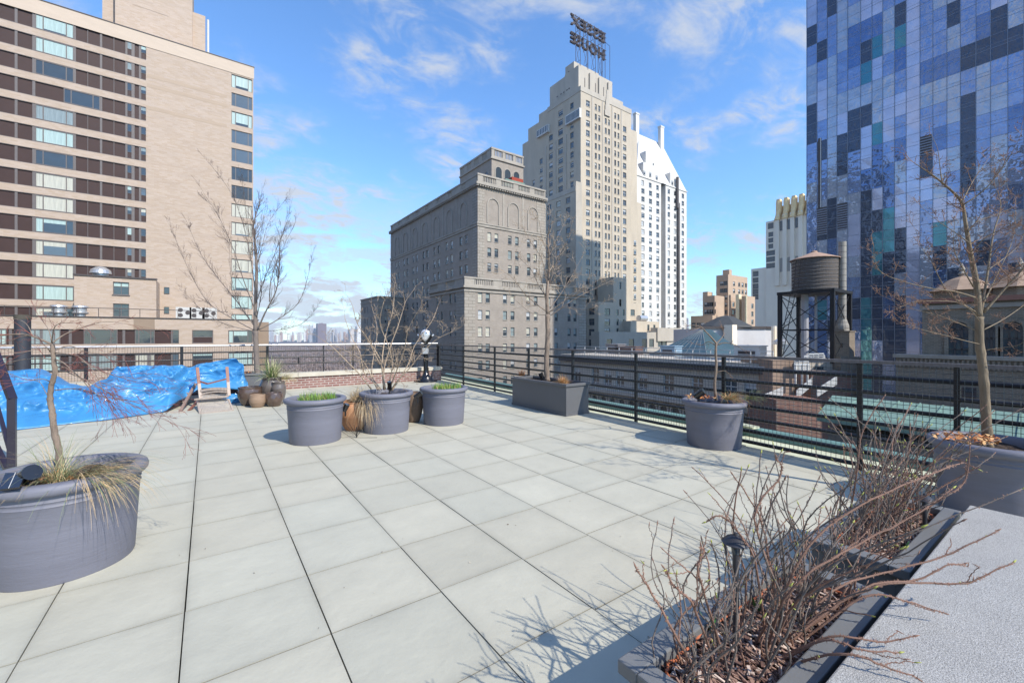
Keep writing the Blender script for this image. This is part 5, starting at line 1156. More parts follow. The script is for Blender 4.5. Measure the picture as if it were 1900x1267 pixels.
# --- tree in the rectangular planter
PB = dict(thin=.66, more=1.5, lev=2, kids=[4, 2, 1], ratio=.55, wig=.2, trop=.05, rmin=.0022, spread=.75, fwd=.8, r0=.009, seg=5)
LB = [([(1016, 583), (1015, 540), (1019, 500), (1018, 470), (1017, 440), (1020, 405)], .1, .042, .008, 5, .35), ([(1014, 578), (990, 560), (972, 543), (950, 515), (935, 505)], -.3, .018, .004, 5, .35), ([(1015, 525), (1005, 480), (985, 450), (970, 420)], .3, .015, .004, 5, .35), ([(1016, 555), (1000, 530), (985, 500), (965, 480)], .6, .014, .004, 5, .35),
      ([(1018, 580), (1048, 558), (1080, 540), (1112, 518)], -.2, .016, .004, 5, .35), ([(1020, 573), (1043, 541), (1065, 505), (1083, 470)], .4, .016, .004, 5, .35), ([(1022, 585), (1071, 552), (1105, 535), (1134, 520)], .5, .014, .003, 5, .35), ([(1018, 520), (1035, 480), (1050, 455), (1058, 430)], -.4, .014, .004, 5, .3),
      ([(1018, 480), (1030, 450), (1042, 425), (1048, 412)], .3, .01, .003, 5, .3), ([(1016, 470), (1005, 440), (1000, 410), (990, 402)], -.3, .01, .003, 5, .25), ([(1016, 560), (1022, 520), (1032, 490), (1030, 455)], .9, .014, .004, 5, .35), ([(1015, 570), (1008, 535), (1000, 495), (1003, 460)], -.9, .014, .004, 5, .35), ([(1020, 578), (1055, 570), (1090, 575), (1120, 560)], -.7, .01, .003, 5, .3), ([(1012, 585), (985, 580), (960, 560), (945, 545)], .5, .01, .003, 5, .3)]
tree('bare_tree', 8.87, [(1015, 706), (1014, 670), (1016, 630), (1016, 583)], (.055, .045), LB, 'slender pale bare tree growing in the charcoal rectangular planter', 'tree', bark_tan, [twig_pale], PB, 32, .55)
# --- large tree at right
PC = dict(thin=.8, more=1.8, lev=2, kids=[5, 2, 1], ratio=.5, wig=.22, trop=.04, rmin=.0013, spread=.85, fwd=.75, r0=.005, seg=5, bud=.009)
LC = [([(1817, 590), (1812, 527), (1800, 465), (1791, 410), (1783, 373), (1748, 339), (1720, 318), (1695, 302)], .1, .030, .0035, 7, .2), ([(1748, 339), (1744, 310), (1740, 278), (1729, 252)], .1, .008, .002, 6, .12), ([(1784, 376), (1806, 335), (1822, 312), (1837, 290)], .2, .010, .002, 6, .15), ([(1788, 380), (1831, 348), (1868, 299), (1889, 262)], -.2, .012, .002, 6, .18),
      ([(1821, 580), (1834, 496), (1843, 435), (1857, 382), (1846, 345)], .35, .020, .003, 7, .2), ([(1825, 580), (1861, 539), (1895, 502), (1935, 450), (1960, 400)], -.2, .022, .005, 7, .2), ([(1809, 552), (1772, 541), (1732, 536), (1671, 521), (1632, 502), (1621, 470)], -.15, .013, .002, 8, .16), ([(1812, 580), (1763, 547), (1740, 510), (1729, 484), (1712, 462), (1698, 425)], .3, .013, .002, 8, .17),
      ([(1815, 615), (1780, 600), (1740, 585), (1690, 572), (1640, 550)], .2, .010, .002, 8, .15), ([(1824, 640), (1790, 632), (1761, 624), (1716, 613), (1680, 600)], -.3, .009, .002, 8, .14), ([(1806, 532), (1785, 495), (1770, 460), (1772, 405)], -.3, .011, .002, 8, .16), ([(1825, 612), (1861, 593), (1900, 566), (1930, 540)], .2, .010, .003, 8, .16),
      ([(1797, 450), (1770, 430), (1740, 410), (1710, 385)], .3, .009, .002, 8, .14), ([(1800, 470), (1830, 440), (1870, 420), (1900, 400)], -.3, .009, .002, 8, .15), ([(1834, 500), (1862, 480), (1890, 455), (1905, 420)], .3, .009, .002, 8, .15), ([(1826, 560), (1850, 510), (1880, 440), (1885, 370)], .5, .012, .002, 8, .17), ([(1795, 430), (1815, 410), (1845, 400), (1880, 385)], .1, .008, .002, 8, .14),
      ([(1827, 650), (1860, 645), (1890, 640), (1910, 625)], -.2, .007, .002, 7, .12), ([(1820, 600), (1800, 575), (1770, 560), (1700, 560), (1660, 575)], -.4, .008, .002, 8, .14)]
tree('bare_tree', 3.66, [(1833, 832), (1829, 760), (1824, 690), (1818, 640), (1817, 588)], (.050, .040), LC, 'large bare tree with wide reddish branches at the right edge in its round planter', 'tree', mat('olive_bark', (.20, .155, .105), .85, .35, 9, bump=.5, bscale=40, stretch=(1, 1, .3)), [twig_brown, twig_red], PC, 33, .55)
# --- sapling by the right railing
PDp = dict(lev=1, kids=[3, 1], ratio=.5, wig=.25, trop=.02, rmin=.0016, spread=.9, fwd=.7, r0=.004, seg=4, bud=.01)
LD = [([(1329, 637), (1318, 624), (1310, 616), (1300, 606), (1282, 603)], -.2, .016, .004, 7, .14), ([(1330, 637), (1338, 628), (1343, 620), (1341, 612)], .1, .011, .004, 6, .12), ([(1331, 640), (1345, 636), (1365, 640), (1380, 650)], -.1, .010, .003, 8, .14), ([(1328, 641), (1315, 634), (1302, 640), (1290, 638)], .2, .008, .003, 6, .12), ([(1331, 690), (1345, 688), (1356, 697), (1366, 706)], 0, .005, .002, 5, .08), ([(1300, 607), (1285, 612), (1268, 608)], -.2, .005, .002, 7, .1)]
tree('bare_sapling', 5.9, [(1329, 742), (1326, 715), (1329, 680), (1328, 655), (1329, 637)], (.021, .016), LD, 'slim forked sapling growing in the round planter by the right railing', 'tree', bark_tan, [twig_brown, twig_red], PDp, 34, .55)
# --- weeping tree in the left foreground
PE = dict(lead=0, thin=.9, more=1.15, lev=2, kids=[3, 2, 1], ratio=.62, wig=.12, trop=-.01, rmin=.0009, spread=.55, fwd=1.0, r0=.004, seg=5)
LE = [([(96, 639), (76, 630), (52, 621), (31, 620), (0, 623), (-20, 630)], -.1, .013, .006, 5, 0.232), ([(54, 622), (42, 624), (30, 628), (10, 637)], .1, .008, .003, 5, 0.174), ([(96, 637), (121, 620), (156, 606), (196, 597), (236, 601)], .2, .008, .002, 9, 0.232), ([(99, 667), (75, 665), (43, 667), (16, 673), (-5, 680)], .2, .008, .003, 6, 0.232), ([(102, 667), (121, 675), (142, 695), (184, 719), (230, 745), (285, 770)], -.15, .009, .002, 12, 0.319),
      ([(104, 649), (121, 643), (139, 644), (160, 653), (208, 658)], .1, .008, .002, 12, 0.261), ([(103, 655), (125, 657), (148, 663), (174, 689), (190, 722)], -.3, .008, .002, 11, 0.290), ([(104, 682), (121, 682), (148, 700), (170, 724), (200, 742), (215, 762)], .25, .008, .002, 12, 0.319), ([(102, 724), (130, 721), (156, 723), (191, 736), (250, 745), (300, 767)], 0, .007, .002, 13, 0.319), ([(96, 710), (80, 703), (50, 704), (10, 690)], -.2, .006, .002, 7, 0.232),
      ([(94, 745), (85, 728), (72, 708), (48, 705)], .2, .005, .002, 6, 0.203), ([(97, 640), (93, 620), (88, 608), (75, 590)], .1, .007, .002, 8, 0.189), ([(96, 636), (100, 610), (112, 600), (140, 600)], -.2, .006, .002, 8, 0.174), ([(95, 655), (85, 645), (60, 650), (30, 655), (5, 648)], -.2, .007, .002, 8, 0.232), ([(60, 622), (52, 605), (40, 595), (20, 590)], .1, .005, .002, 6, 0.174), ([(150, 668), (190, 690), (230, 700), (280, 705)], .1, .005, .002, 12, 0.261), ([(125, 690), (160, 705), (210, 715), (270, 725)], -.2, .005, .002, 13, 0.290)]
tree('weeping_tree', 2.95, [(112, 868), (109, 835), (101, 800), (97, 765), (93, 740), (96, 712), (102, 690), (99, 662), (97, 638)], (.029, .017), LE, 'small crooked weeping tree with fine reddish twigs in the left foreground planter', 'tree', bark_tan, [twig_red], PE, 35, .55)
# --- many stemmed shrub
PF = dict(lev=2, kids=[4, 2, 1], ratio=.55, wig=.24, trop=.05, rmin=.0018, spread=.75, fwd=.8, r0=.007, seg=5, bud=.02)
LF = [([(689, 722), (666, 693), (651, 678), (618, 645), (600, 632)], -.4, .014, .004, 5, .35), ([(704, 723), (690, 706), (675, 690), (668, 655), (652, 625), (640, 590)], .4, .014, .004, 6, .35), ([(713, 723), (708, 678), (701, 659), (680, 626), (663, 600), (655, 570)], -.5, .016, .004, 6, .35), ([(715, 723), (712, 690), (722, 650), (740, 600), (752, 560)], .2, .016, .004, 6, .35),
      ([(725, 725), (737, 707), (760, 683), (779, 659), (808, 631), (840, 615)], -.3, .013, .003, 6, .32), ([(727, 725), (745, 697), (758, 674), (770, 640), (800, 598), (812, 570)], .4, .013, .003, 6, .32), ([(712, 722), (709, 670), (716, 620), (728, 580), (732, 545)], .7, .013, .004, 6, .35), ([(722, 724), (735, 690), (750, 650), (758, 610), (780, 570)], -.8, .012, .003, 6, .3), ([(700, 723), (690, 690), (695, 650), (700, 610), (690, 570)], .8, .012, .003, 6, .3), ([(708, 723), (690, 700), (672, 668), (640, 650), (620, 640)], .3, .010, .003, 6, .3), ([(719, 722), (728, 680), (720, 640), (705, 600), (712, 560)], -.6, .012, .003, 6, .3)]
rr = random.Random(36); c = P2c; t = thing('bare_shrub', (c.x, c.y, .55), 'many stemmed bare shrub with dry seed tips in the centre round planter', 'shrub'); q = MB()
for px, dt, r0, r1, dens, L in LF: limb(q, rr, 6.85, px, dt, r0, r1, PF, dens, L)
build(q, 'stems', [twig_pale, mat('dry_seed', (.22, .16, .11), .9)], t, smooth=True, angle=180)
# --- canes in the troughs
cane = mat('thorny_cane', (.22, .125, .09), .75, .25, 20, bump=.3, bscale=200); budm = mat('yellow_green_bud', (.35, .36, .08), .6); thornm = mat('thorn', (.30, .17, .12), .7)
cane_grey = mat('grey_cane', (.14, .115, .10), .8, .25, 20)
def caneline(mb, rr, ps, r0, r1, thorn=0, side=0, m=0):
    ps, rs = smoothline(ps, [r0 + (r1 - r0) * i / (len(ps) - 1) for i in range(len(ps))], 5); ps = [ps[0]] + [p + rvec(rr) * .0025 for p in ps[1:]]
    mb.tube(ps, rs, 6, m); k = len(ps); e = (ps[-1] - ps[-2]).normalized()
    mb.tube([ps[-1] - e * .003, ps[-1] + e * .004, ps[-1] + e * .016], [r1, r1 * 1.7, .0006], 5, rr.choice((1, 0, 0)))
    tot = sum((ps[i + 1] - ps[i]).length for i in range(k - 1))
    for _ in range(int(tot * thorn)):
        t = rr.uniform(.08, 1) * (k - 1); i = min(k - 2, int(t)); q = ps[i].lerp(ps[i + 1], t - i); ax = (ps[i + 1] - ps[i]).normalized(); o = ax.cross(rvec(rr)).normalized(); L = rr.uniform(.003, .009)
        mb.face([q + ax * .0013 + o * rs[i] * .7, q - ax * .0013 + o * rs[i] * .7, q + o * (rs[i] + L) - ax * .001], 2)
    for _ in range(int(tot * 22)):      # knobbly nodes
        t = rr.uniform(.05, .98) * (k - 1); i = min(k - 2, int(t)); q = ps[i].lerp(ps[i + 1], t - i); ax = (ps[i + 1] - ps[i]).normalized(); o = ax.cross(rvec(rr)).normalized()
        mb.tube([q + o * rs[i] * .5, q + o * rs[i] * 1.5 + ax * .003, q + o * (rs[i] * 1.8) + ax * .007], [rs[i] * .55, rs[i] * .5, .0004], 4, 1 if rr.random() < .05 else m)
    for _ in range(side):
        t = rr.uniform(.25, .92) * (k - 1); i = min(k - 2, int(t)); q = ps[i]; ax = (ps[i + 1] - ps[i]).normalized(); d = (ax + rvec(rr) * .75 + UP * .25).normalized(); L = rr.uniform(.06, .22) * (1.2 - t / k); pts = [q]
        for j in range(3): d = (d + rvec(rr) * .18 + UP * .08).normalized(); pts.append(pts[-1] + d * L / 3)
        caneline(mb, rr, pts, rs[i] * .65, max(.0012, rs[i] * .35), thorn * .6, 1 if rr.random() < .35 and L > .1 else 0, m)
def cane_bush(x0, x1, n, hmin, hmax, seed, label, explicit, lean):
    rr = random.Random(seed); t = thing('cane_shrub', ((x0 + x1) / 2, .755, .34), label, 'shrub', 'bare cane shrubs in the troughs'); q = MB(); qt = MB()
    cent = [x0 + .08 + (x1 - x0 - .16) * i_ / 10 for i_ in range(11)]
    for i in range(n):
        cx_ = rr.choice(cent) + rr.gauss(0, .06); cx_ = min(max(cx_, x0 + .03), x1 - .03); cy = rr.uniform(.64, .88); H = rr.uniform(hmin, hmax) * (.6 if rr.random() < .3 else 1)
        b = Vector((cx_, cy, .33)); ln = Vector((rr.gauss(lean[0], .30), rr.gauss(lean[1], .34), 0)) * H; wob = rvec(rr) * .05; wob.z = 0
        ps = [b, b + ln * .18 + UP * H * .33 + wob, b + ln * .5 + UP * H * .68 - wob, b + ln + UP * H]
        caneline(q, rr, ps, rr.uniform(.0028, .0052), rr.uniform(.0014, .0021), 150 if rr.random() < .5 else 25, rr.choice((1, 2, 2, 3)), rr.choice((0, 3, 3)))
    for e in explicit:
        ps = [PG(e[0][0], e[0][1], .33)] + [PD(*p_) for p_ in e[1:]]; caneline(qt, rr, ps, .0048, .0019, 220, rr.choice((1, 2)), 0)
    build(q, 'canes', [cane, budm, thornm, cane_grey], t, smooth=True, angle=180)
    if qt.v: build(qt, 'long_canes', [cane, budm, thornm], t, smooth=True, angle=180)
exA = [[(1465, 1185), (1545, 1095, 1.68), (1640, 1063, 1.70), (1740, 1035, 1.69), (1800, 1010, 1.67), (1852, 983, 1.66)], [(1455, 1200), (1560, 1118, 1.60), (1650, 1083, 1.56), (1780, 1083, 1.54), (1830, 1065, 1.53), (1882, 1043, 1.52)], [(1480, 1180), (1600, 1092, 1.66), (1700, 1075, 1.66), (1755, 1050, 1.65), (1790, 1045, 1.65)],
       [(1480, 1195), (1600, 1108, 1.58), (1680, 1115, 1.55), (1752, 1137, 1.53)], [(1440, 1225), (1540, 1180, 1.45), (1630, 1190, 1.40), (1697, 1181, 1.38)], [(1440, 1230), (1530, 1188, 1.42), (1600, 1205, 1.36), (1670, 1210, 1.34)], [(1450, 1240), (1560, 1212, 1.35), (1640, 1235, 1.30), (1702, 1256, 1.27)], [(1290, 1250), (1250, 1170, 1.25), (1210, 1100, 1.25), (1180, 1053, 1.25)],
       [(1330, 1250), (1290, 1130, 1.32), (1250, 1085, 1.33), (1232, 1052, 1.34)], [(1350, 1240), (1300, 1080, 1.35), (1298, 1040, 1.35), (1302, 1012, 1.35)], [(1420, 1190), (1400, 1040, 1.55), (1345, 960, 1.56), (1310, 968, 1.58)], [(1445, 1180), (1430, 1060, 1.6), (1410, 960, 1.6), (1360, 880, 1.62)], [(1440, 1200), (1470, 1060, 1.5), (1560, 960, 1.5), (1700, 890, 1.52), (1780, 860, 1.55)],
       [(1420, 1210), (1470, 1090, 1.45), (1590, 1010, 1.45), (1690, 960, 1.45), (1770, 905, 1.46)], [(1400, 1200), (1440, 1100, 1.5), (1400, 960, 1.5), (1450, 880, 1.52), (1440, 850, 1.5)]]
exB = [[(1590, 1010), (1640, 930, 2.35), (1680, 870, 2.3), (1690, 790, 2.3)], [(1600, 1000), (1700, 930, 2.3), (1770, 890, 2.25), (1812, 868, 2.2)], [(1610, 1005), (1700, 905, 2.3), (1745, 850, 2.28), (1815, 870, 2.2)], [(1570, 980), (1590, 880, 2.4), (1600, 800, 2.4), (1640, 735, 2.4)], [(1620, 1000), (1750, 925, 2.2), (1790, 890, 2.2), (1800, 820, 2.2)]]
cane_bush(1.2, 2.3, 74, .28, .72, 51, 'thicket of thorny bare canes rising from the nearest trough planter', exA, (.16, -.12))
cane_bush(2.75, 3.8, 92, .35, .78, 52, 'thicket of bare brown canes rising from the farther trough planter', exB, (.10, -.08))
# ================================================================ GRASSES, SHOOTS, LEAVES
def blade(mb, rr, p, d, L, w, droop, m=0, n=6):
    pts = [Vector(p)]; d = d.normalized(); side = d.cross(UP); side = side.normalized() if side.length > .01 else Vector((1, 0, 0)); side = (side + rvec(rr) * .3).normalized()
    for i in range(n): d = (d - UP * droop * (i + 1) / n + rvec(rr) * .03).normalized(); pts.append(pts[-1] + d * L / n)
    b = len(mb.v)
    for i, q in enumerate(pts): ww = w * (1 - (i / n) ** 1.6) + .0003; mb.v.append(tuple(q - side * ww)); mb.v.append(tuple(q + side * ww))
    for i in range(n): mb.f.append((b + 2 * i, b + 2 * i + 1, b + 2 * i + 3, b + 2 * i + 2)); mb.m.append(m)
gstraw = mat('straw_blade', (.50, .36, .19), .8, .2, 8); ggreen = mat('grey_green_blade', (.17, .21, .10), .7, .25, 8); gfresh = mat('fresh_green_blade', (.10, .21, .04), .6, .25, 8); gpale = mat('cream_blade', (.55, .52, .30), .7, .15, 8); gorange = mat('orange_straw', (.50, .24, .09), .8, .25, 8)
def clump(name, pos, n, L, w, droop, sprd, mats, label, cat, seed, rad=.05, elev=(.5, 1.4), azc=None, grp=None, wts=None, squash=(1, 1)):
    rr = random.Random(seed); q = MB(); pos = Vector(pos)
    for i in range(n):
        a = rr.uniform(0, 6.283) if azc is None else rr.gauss(azc[0], azc[1]); e = rr.uniform(*elev); r = rad * math.sqrt(rr.random()); a2 = rr.uniform(0, 6.283)
        p = pos + Vector((math.cos(a2) * r * squash[0], math.sin(a2) * r * squash[1], 0)); d = Vector((math.cos(a) * math.cos(e) * sprd, math.sin(a) * math.cos(e) * sprd, math.sin(e)))
        blade(q, rr, p, d, L * rr.uniform(.5, 1.15), w, droop * rr.uniform(.5, 1.4), rr.choices(range(len(mats)), wts)[0] if wts else rr.randrange(len(mats)))
    return tag(build(q, name, mats, origin=pos), label, cat, grp)
azR = math.atan2(RV.y, RV.x)
pg = PG(105, 905, .56); pg = P0c + Vector((0, 0, .55)) + RV * .28 - FV * .02
clump('grass_clump', PD(108, 892, 2.72), 260, .36, .0011, .34, 1, [gstraw, ggreen, gpale], 'feathery blue green and straw ornamental grass spilling over the left foreground planter', 'grass', 1, .06, (.25, 1.3), wts=(4, 5, 1))
clump('grass_clump', PD(150, 890, 2.70), 260, .50, .0011, .42, 1, [gstraw, ggreen], 'low sheaf of arching straw grass hanging over the right rim of the left foreground planter', 'grass', 2, .06, (.12, .75), (azR + .15, .5), wts=(3, 2))
for c, dx, sd, lab in ((P1c, 0, 3, 'carpet of short bright green shoots in the leftmost of the middle planters'), (P3c, .05, 4, 'carpet of short bright green shoots in the rightmost of the middle planters')):
    clump('green_shoots', c + RV * dx + FV * .05 + UP * .56, 560, .13, .0038, .16, .7, [gfresh, mat('lime_blade', (.22, .36, .05), .6), gstraw], lab, 'plant', sd, .26, (.9, 1.5), wts=(5, 3, 1), squash=(1, 1))
clump('grass_clump', PD(1045, 712, 8.2), 420, .2, .0022, .25, 1, [gorange, gstraw], 'tuft of dry orange straw grass at the near end of the rectangular planter', 'grass', 5, .07, (.2, 1.4))
clump('grass_clump', PD(968, 697, 9.3), 160, .17, .002, .15, 1, [gorange, mat('rust_blade', (.35, .13, .06), .8)], 'small reddish dry grass tuft at the far end of the rectangular planter', 'grass', 6, .06, (.5, 1.4))
clump('grass_clump', PD(1352, 741, 5.75), 420, .26, .0016, .35, 1, [gstraw, ggreen, gorange], 'flattened dry grass tuft beside the slim sapling in its planter', 'grass', 7, .07, (.15, .9), (azR, 1.0))
clump('dark_green_foliage', PD(1387, 740, 5.95), 160, .3, .002, .3, 1, [ggreen], 'wispy grey green foliage trailing from the sapling planter toward the railing', 'plant', 8, .05, (.1, .9), (azR, .6))
# fallen leaves in two planters
def leaves(pos, n, rad, label, seed, sx=1):
    rr = random.Random(seed); q = MB(); pos = Vector(pos)
    for i in range(n):
        a = rr.uniform(0, 6.28); r = rad * math.sqrt(rr.random()); p = pos + RV * (r * math.cos(a) * sx) + FV * (r * math.sin(a)) + UP * rr.uniform(0, .04); u = rvec(rr); u.z *= .4; u.normalize(); v = (UP + rvec(rr) * .6).cross(u).normalized(); s = rr.uniform(.015, .035)
        q.face([p - u * s, p - v * s * .5, p + u * s * .9 + UP * .005, p + v * s * .5], rr.choice((0, 0, 1, 2)))
    return tag(build(q, 'fallen_leaves', [mat('orange_leaf', (.50, .19, .06), .7), mat('brown_leaf', (.24, .10, .05), .8), mat('tan_leaf', (.55, .33, .15), .8)], origin=pos), label, 'leaves', kind='stuff')
leaves(PD(1300, 739, 5.85), 90, .15, 'orange dead leaves in the sapling planter', 1, 1.3); leaves(PD(1790, 815, 3.62), 170, .2, 'orange and tan dead leaves in the large tree planter at right', 2, 1.1); leaves(PD(108, 892, 2.75), 40, .12, 'dead leaves at the foot of the weeping tree', 3)
leaves(PD(455, 692, 11.0), 40, .2, 'rusty dead leaves in the dark square planter', 4)
# tulip-like green sprouts in the troughs
def sprout(px, py, label, n=4, L=.09, seed=1):
    rr = random.Random(seed); b = PG(px, py, .345); q = MB()
    for i in range(n):
        a = rr.uniform(0, 6.28); d = Vector((math.cos(a) * .5, math.sin(a) * .5, 1)); k = MB(); blade(q, rr, b, d, L * rr.uniform(.7, 1.2), .010, .12, 0, 6)
    tag(build(q, 'green_sprout', mat('sprout_green', (.06, .22, .05), .45, .2, 20), origin=b), label, 'plant', 'green sprouts in the mulch')
for i, (px, py, lab) in enumerate(((1322, 1180, 'green tulip like sprout near the left rim of the nearest trough'), (1405, 1133, 'small green sprout farther along the left rim of the nearest trough'), (1676, 1028, 'single broad green leaf sprouting in the farther trough near its right rim'), (1690, 975, 'pale green sprout at the far end of the farther trough'))): sprout(px, py, lab, 5 if i == 0 else 3, .10 if i != 3 else .04, 60 + i)

# ================================================================ TARP and what it covers
tarpm = mat('blue_tarp', (.042, .215, .46), .44, .15, 2.2, bump=.3, bscale=12, coat=.12, spec=.5)
def lerp_tab(tab, x):
    for (a, va), (b, vb) in zip(tab[:-1], tab[1:]):
        if x <= b: t = max(0, (x - a) / (b - a)); t = t * t * (3 - 2 * t); return va + (vb - va) * t
    return tab[-1][1]
Hh = [(-6.5, .25), (-4.2, .45), (-3.6, .72), (-3.2, .84), (-2.75, .86), (-2.5, .72), (-2.3, .52), (-1.95, .44), (-1.75, .60), (-1.5, .84), (-1.0, .86), (-.55, .84), (-.35, .77), (-.1, .85), (.5, .93), (.68, .82), (.80, .45)]
YFt = [(-6.5, 9.6), (-3.0, 10.0), (-1.6, 10.35), (-.65, 10.8), (-.35, 11.55), (.8, 11.9)]
HEM = [(-6.5, .01), (-.75, .01), (-.45, .16), (-.1, .36), (.3, .30), (.8, .22)]
tq = MB(); NX, NT = 420, 130
rr = random.Random(5)
for i in range(NX + 1):
    x = -6.5 + 7.3 * i / NX; yf = lerp_tab(YFt, x); hm = lerp_tab(HEM, x); H = lerp_tab(Hh, x); top = lerp_tab([(-6.5, 12.0), (-2.0, 12.0), (-.6, 12.1), (-.3, 12.5), (.8, 12.6)], x)
    for j in range(NT + 1):
        t = j / NT
        if x < -.5 + .3: s = .62
        else: s = .45
        f = min(1, t / s); ff = (f ** .62) * .75 + (f * f * (3 - 2 * f)) * .25
        y = yf + (top - yf) * (1 - (1 - f) ** 1.25) if t <= s else top + (12.9 - top) * (t - s) / (1 - s)
        z = hm + (H - hm) * ff if t <= s else H - .25 * ((t - s) / (1 - s)) ** 3 * H
        v = Vector((x * 1.3, y * 1.1, z * .8))
        w1 = 1 - abs(noise.noise(Vector((x * .9 + y * .5, z * 2.2 - x * .8, 3)))) * 2.2; w2 = 1 - abs(noise.noise(Vector((x * 2.6 - z * 2.0, y * 1.3 + z * 3, 7)))) * 2; w3 = noise.noise(Vector((x * 9, y * 7, z * 9)))
        amp = min(1, 4 * t) * (1 if t < s else .5) * (1 if H > .3 else .5)
        cz = noise.noise(Vector((x * 1.1, z * 1.5, 2))) * 1.5; w4 = (1 - abs(noise.noise(Vector((x * 5.5 + cz * 2, z * 4 + y * 2.5, 11)))) * 2.4); w5 = (1 - abs(noise.noise(Vector((x * 11 + cz * 4, z * 9 + y * 6, 17)))) * 2.2); w4 = max(0, w4) ** 2; w5 = max(0, w5) ** 1.5; w2 = max(-.5, w2)
        rel = w1 * .13 + w2 * .085 + w4 * .045 + w5 * .009 + w3 * .003; z += (rel - .12) * amp * min(1, z * 5 + .1) * (1 - .55 * f); y -= rel * 1.4 * amp * min(1, f * 3) * (1 if t < s else 0)
        z = max(z, .008 + .012 * abs(w3)); q_ = (x + .05 * noise.noise(Vector((y * 2, z * 3, 1))) * amp, y, z); tq.v.append(q_)
for i in range(NX):
    for j in range(NT): a = i * (NT + 1) + j; tq.f.append((a, a + NT + 1, a + NT + 2, a + 1)); tq.m.append(0)
tp = build(tq, 'blue_tarp', tarpm, smooth=True, angle=180, origin=(-2, 11.5, 0)); tag(tp, 'crumpled shiny blue tarp draped over stored furniture along the back railing', 'tarp')
md = tp.modifiers.new('thick', 'SOLIDIFY'); md.thickness = .004
# bunched tail of the tarp by the chair
q = MB(); b = PD(432, 742, 9.6); rr = random.Random(3); n1, n2 = 18, 14
for i in range(n1 + 1):
    for j in range(n2 + 1):
        a = math.pi * i / n1; bb = 2 * math.pi * j / n2; r = .16 * (1 + .35 * noise.noise(Vector((math.cos(bb) * 2, math.sin(bb) * 2, a * 2)))); q.v.append((b.x + r * 1.1 * math.sin(a) * math.cos(bb), b.y + r * .6 * math.sin(a) * math.sin(bb), b.z + r * .8 * math.cos(a)))
for i in range(n1):
    for j in range(n2): a = i * (n2 + 1) + j; q.f.append((a, a + 1, a + n2 + 2, a + n2 + 1)); q.m.append(0)
tag(build(q, 'tarp_bundle', tarpm, smooth=True, angle=180), 'bunched end of blue tarp hanging beside the wicker chair', 'tarp')
wood = mat('red_brown_wood', (.20, .075, .045), .5, .25, 6, stretch=(6, 6, 1), coat=.2); woodl = mat('weathered_pale_wood', (.38, .31, .26), .6, .25, 8, stretch=(5, 5, 1))
wick = mat('pale_wicker', (.50, .44, .38), .75, .2, 30, bump=.5, bscale=120)
# upturned folding chair leaning with its wicker seat on the paving
t = thing('folding_chair', tuple(PG(395, 765)), 'reddish wooden folding chair with pale wicker seat leaning against the blue tarp', 'chair')
A0, A1 = PD(372, 738, 8.8), PD(366, 682, 9.05); B0, B1 = PD(425, 733, 9.0), PD(421, 681, 9.25)
for p_, q_ in ((A0, A1), (B0, B1)):
    q = MB(); m_ = p_.lerp(q_, .45); q.obox(p_ + (p_ - q_) * .02, m_, .055, .03, 1); q.obox(m_, q_, .055, .03, 0); build(q, 'post', [wood, woodl], t)
q = MB(); 
for k_, (pa, pb, th) in enumerate((((373, 725), (421, 722), .035), ((373, 731), (421, 727), .02))):
    prev = None
    for i in range(9): s = i / 8; v = PD(pa[0] + (pb[0] - pa[0]) * s, pa[1] + (pb[1] - pa[1]) * s - 2.2 * math.sin(math.pi * s), 8.85); (q.obox(prev, v, .03, th * 1.6) if prev else None); prev = v
build(q, 'back_slat', woodl, t)
def weave(name, c, nu, nv, fw=.028):
    c = [Vector(v) for v in c]; q = MB(); u = lambda a, b_: (c[0].lerp(c[1], a)).lerp(c[3].lerp(c[2], a), b_); nrm = (c[1] - c[0]).cross(c[3] - c[0]).normalized()
    for i in range(nu + 1): q.obox(u(i / nu, 0), u(i / nu, 1), .010, .004, 0, nrm)
    for i in range(nv + 1): q.obox(u(0, i / nv) + nrm * .003, u(1, i / nv) + nrm * .003, .012, .004, 0, nrm)
    build(q, name, [wick], t); q = MB()
    for i in range(4): q.obox(c[i] , c[(i + 1) % 4], fw, .03, 0, nrm)
    build(q, name + '_frame', woodl, t)
weave('seat', (PG(371, 767.5), PG(432, 761.5), PD(424, 741, 8.95), PD(366, 745, 8.85)), 22, 15)
weave('back_panel', (PD(373, 742, 8.80), PD(420, 738, 8.9), PD(420, 730, 8.92), PD(373, 733, 8.82)), 18, 4, .012)
q = MB(); q.obox(PD(361, 741, 8.72), PD(424, 735, 8.85), .03, .035, 1); q.obox(PD(369, 707, 8.95), PD(385, 712, 8.93), .03, .03); q.obox(PD(385, 712, 8.93), PD(420, 703, 9.1), .025, .03); build(q, 'cross_rail', [wood, woodl], t)
q = MB(); q.obox(PD(366, 745, 8.9), PG(350, 762), .045, .03); build(q, 'leg', wood, t)
t = thing('folding_chair', tuple(PG(335, 765)), 'partly hidden wooden folding chair frame under the tarp edge, left of the wicker chair', 'chair')
q = MB(); q.obox(PD(363, 712, 9.3), PG(334, 764), .05, .035); build(q, 'leg', mat('grey_brown_wood', (.22, .15, .12), .7, .2, 8), t)
q = MB(); q.obox(PD(331, 742, 9.2), PD(346, 749, 9.0), .03, .02); q.obox(PD(338, 726, 9.3), PD(352, 731, 9.2), .03, .03); build(q, 'stretcher', woodl, t)
q = MB(); q.obox(PG(316, 766), PG(343, 765), .04, .04); build(q, 'foot_rail', woodl, t)

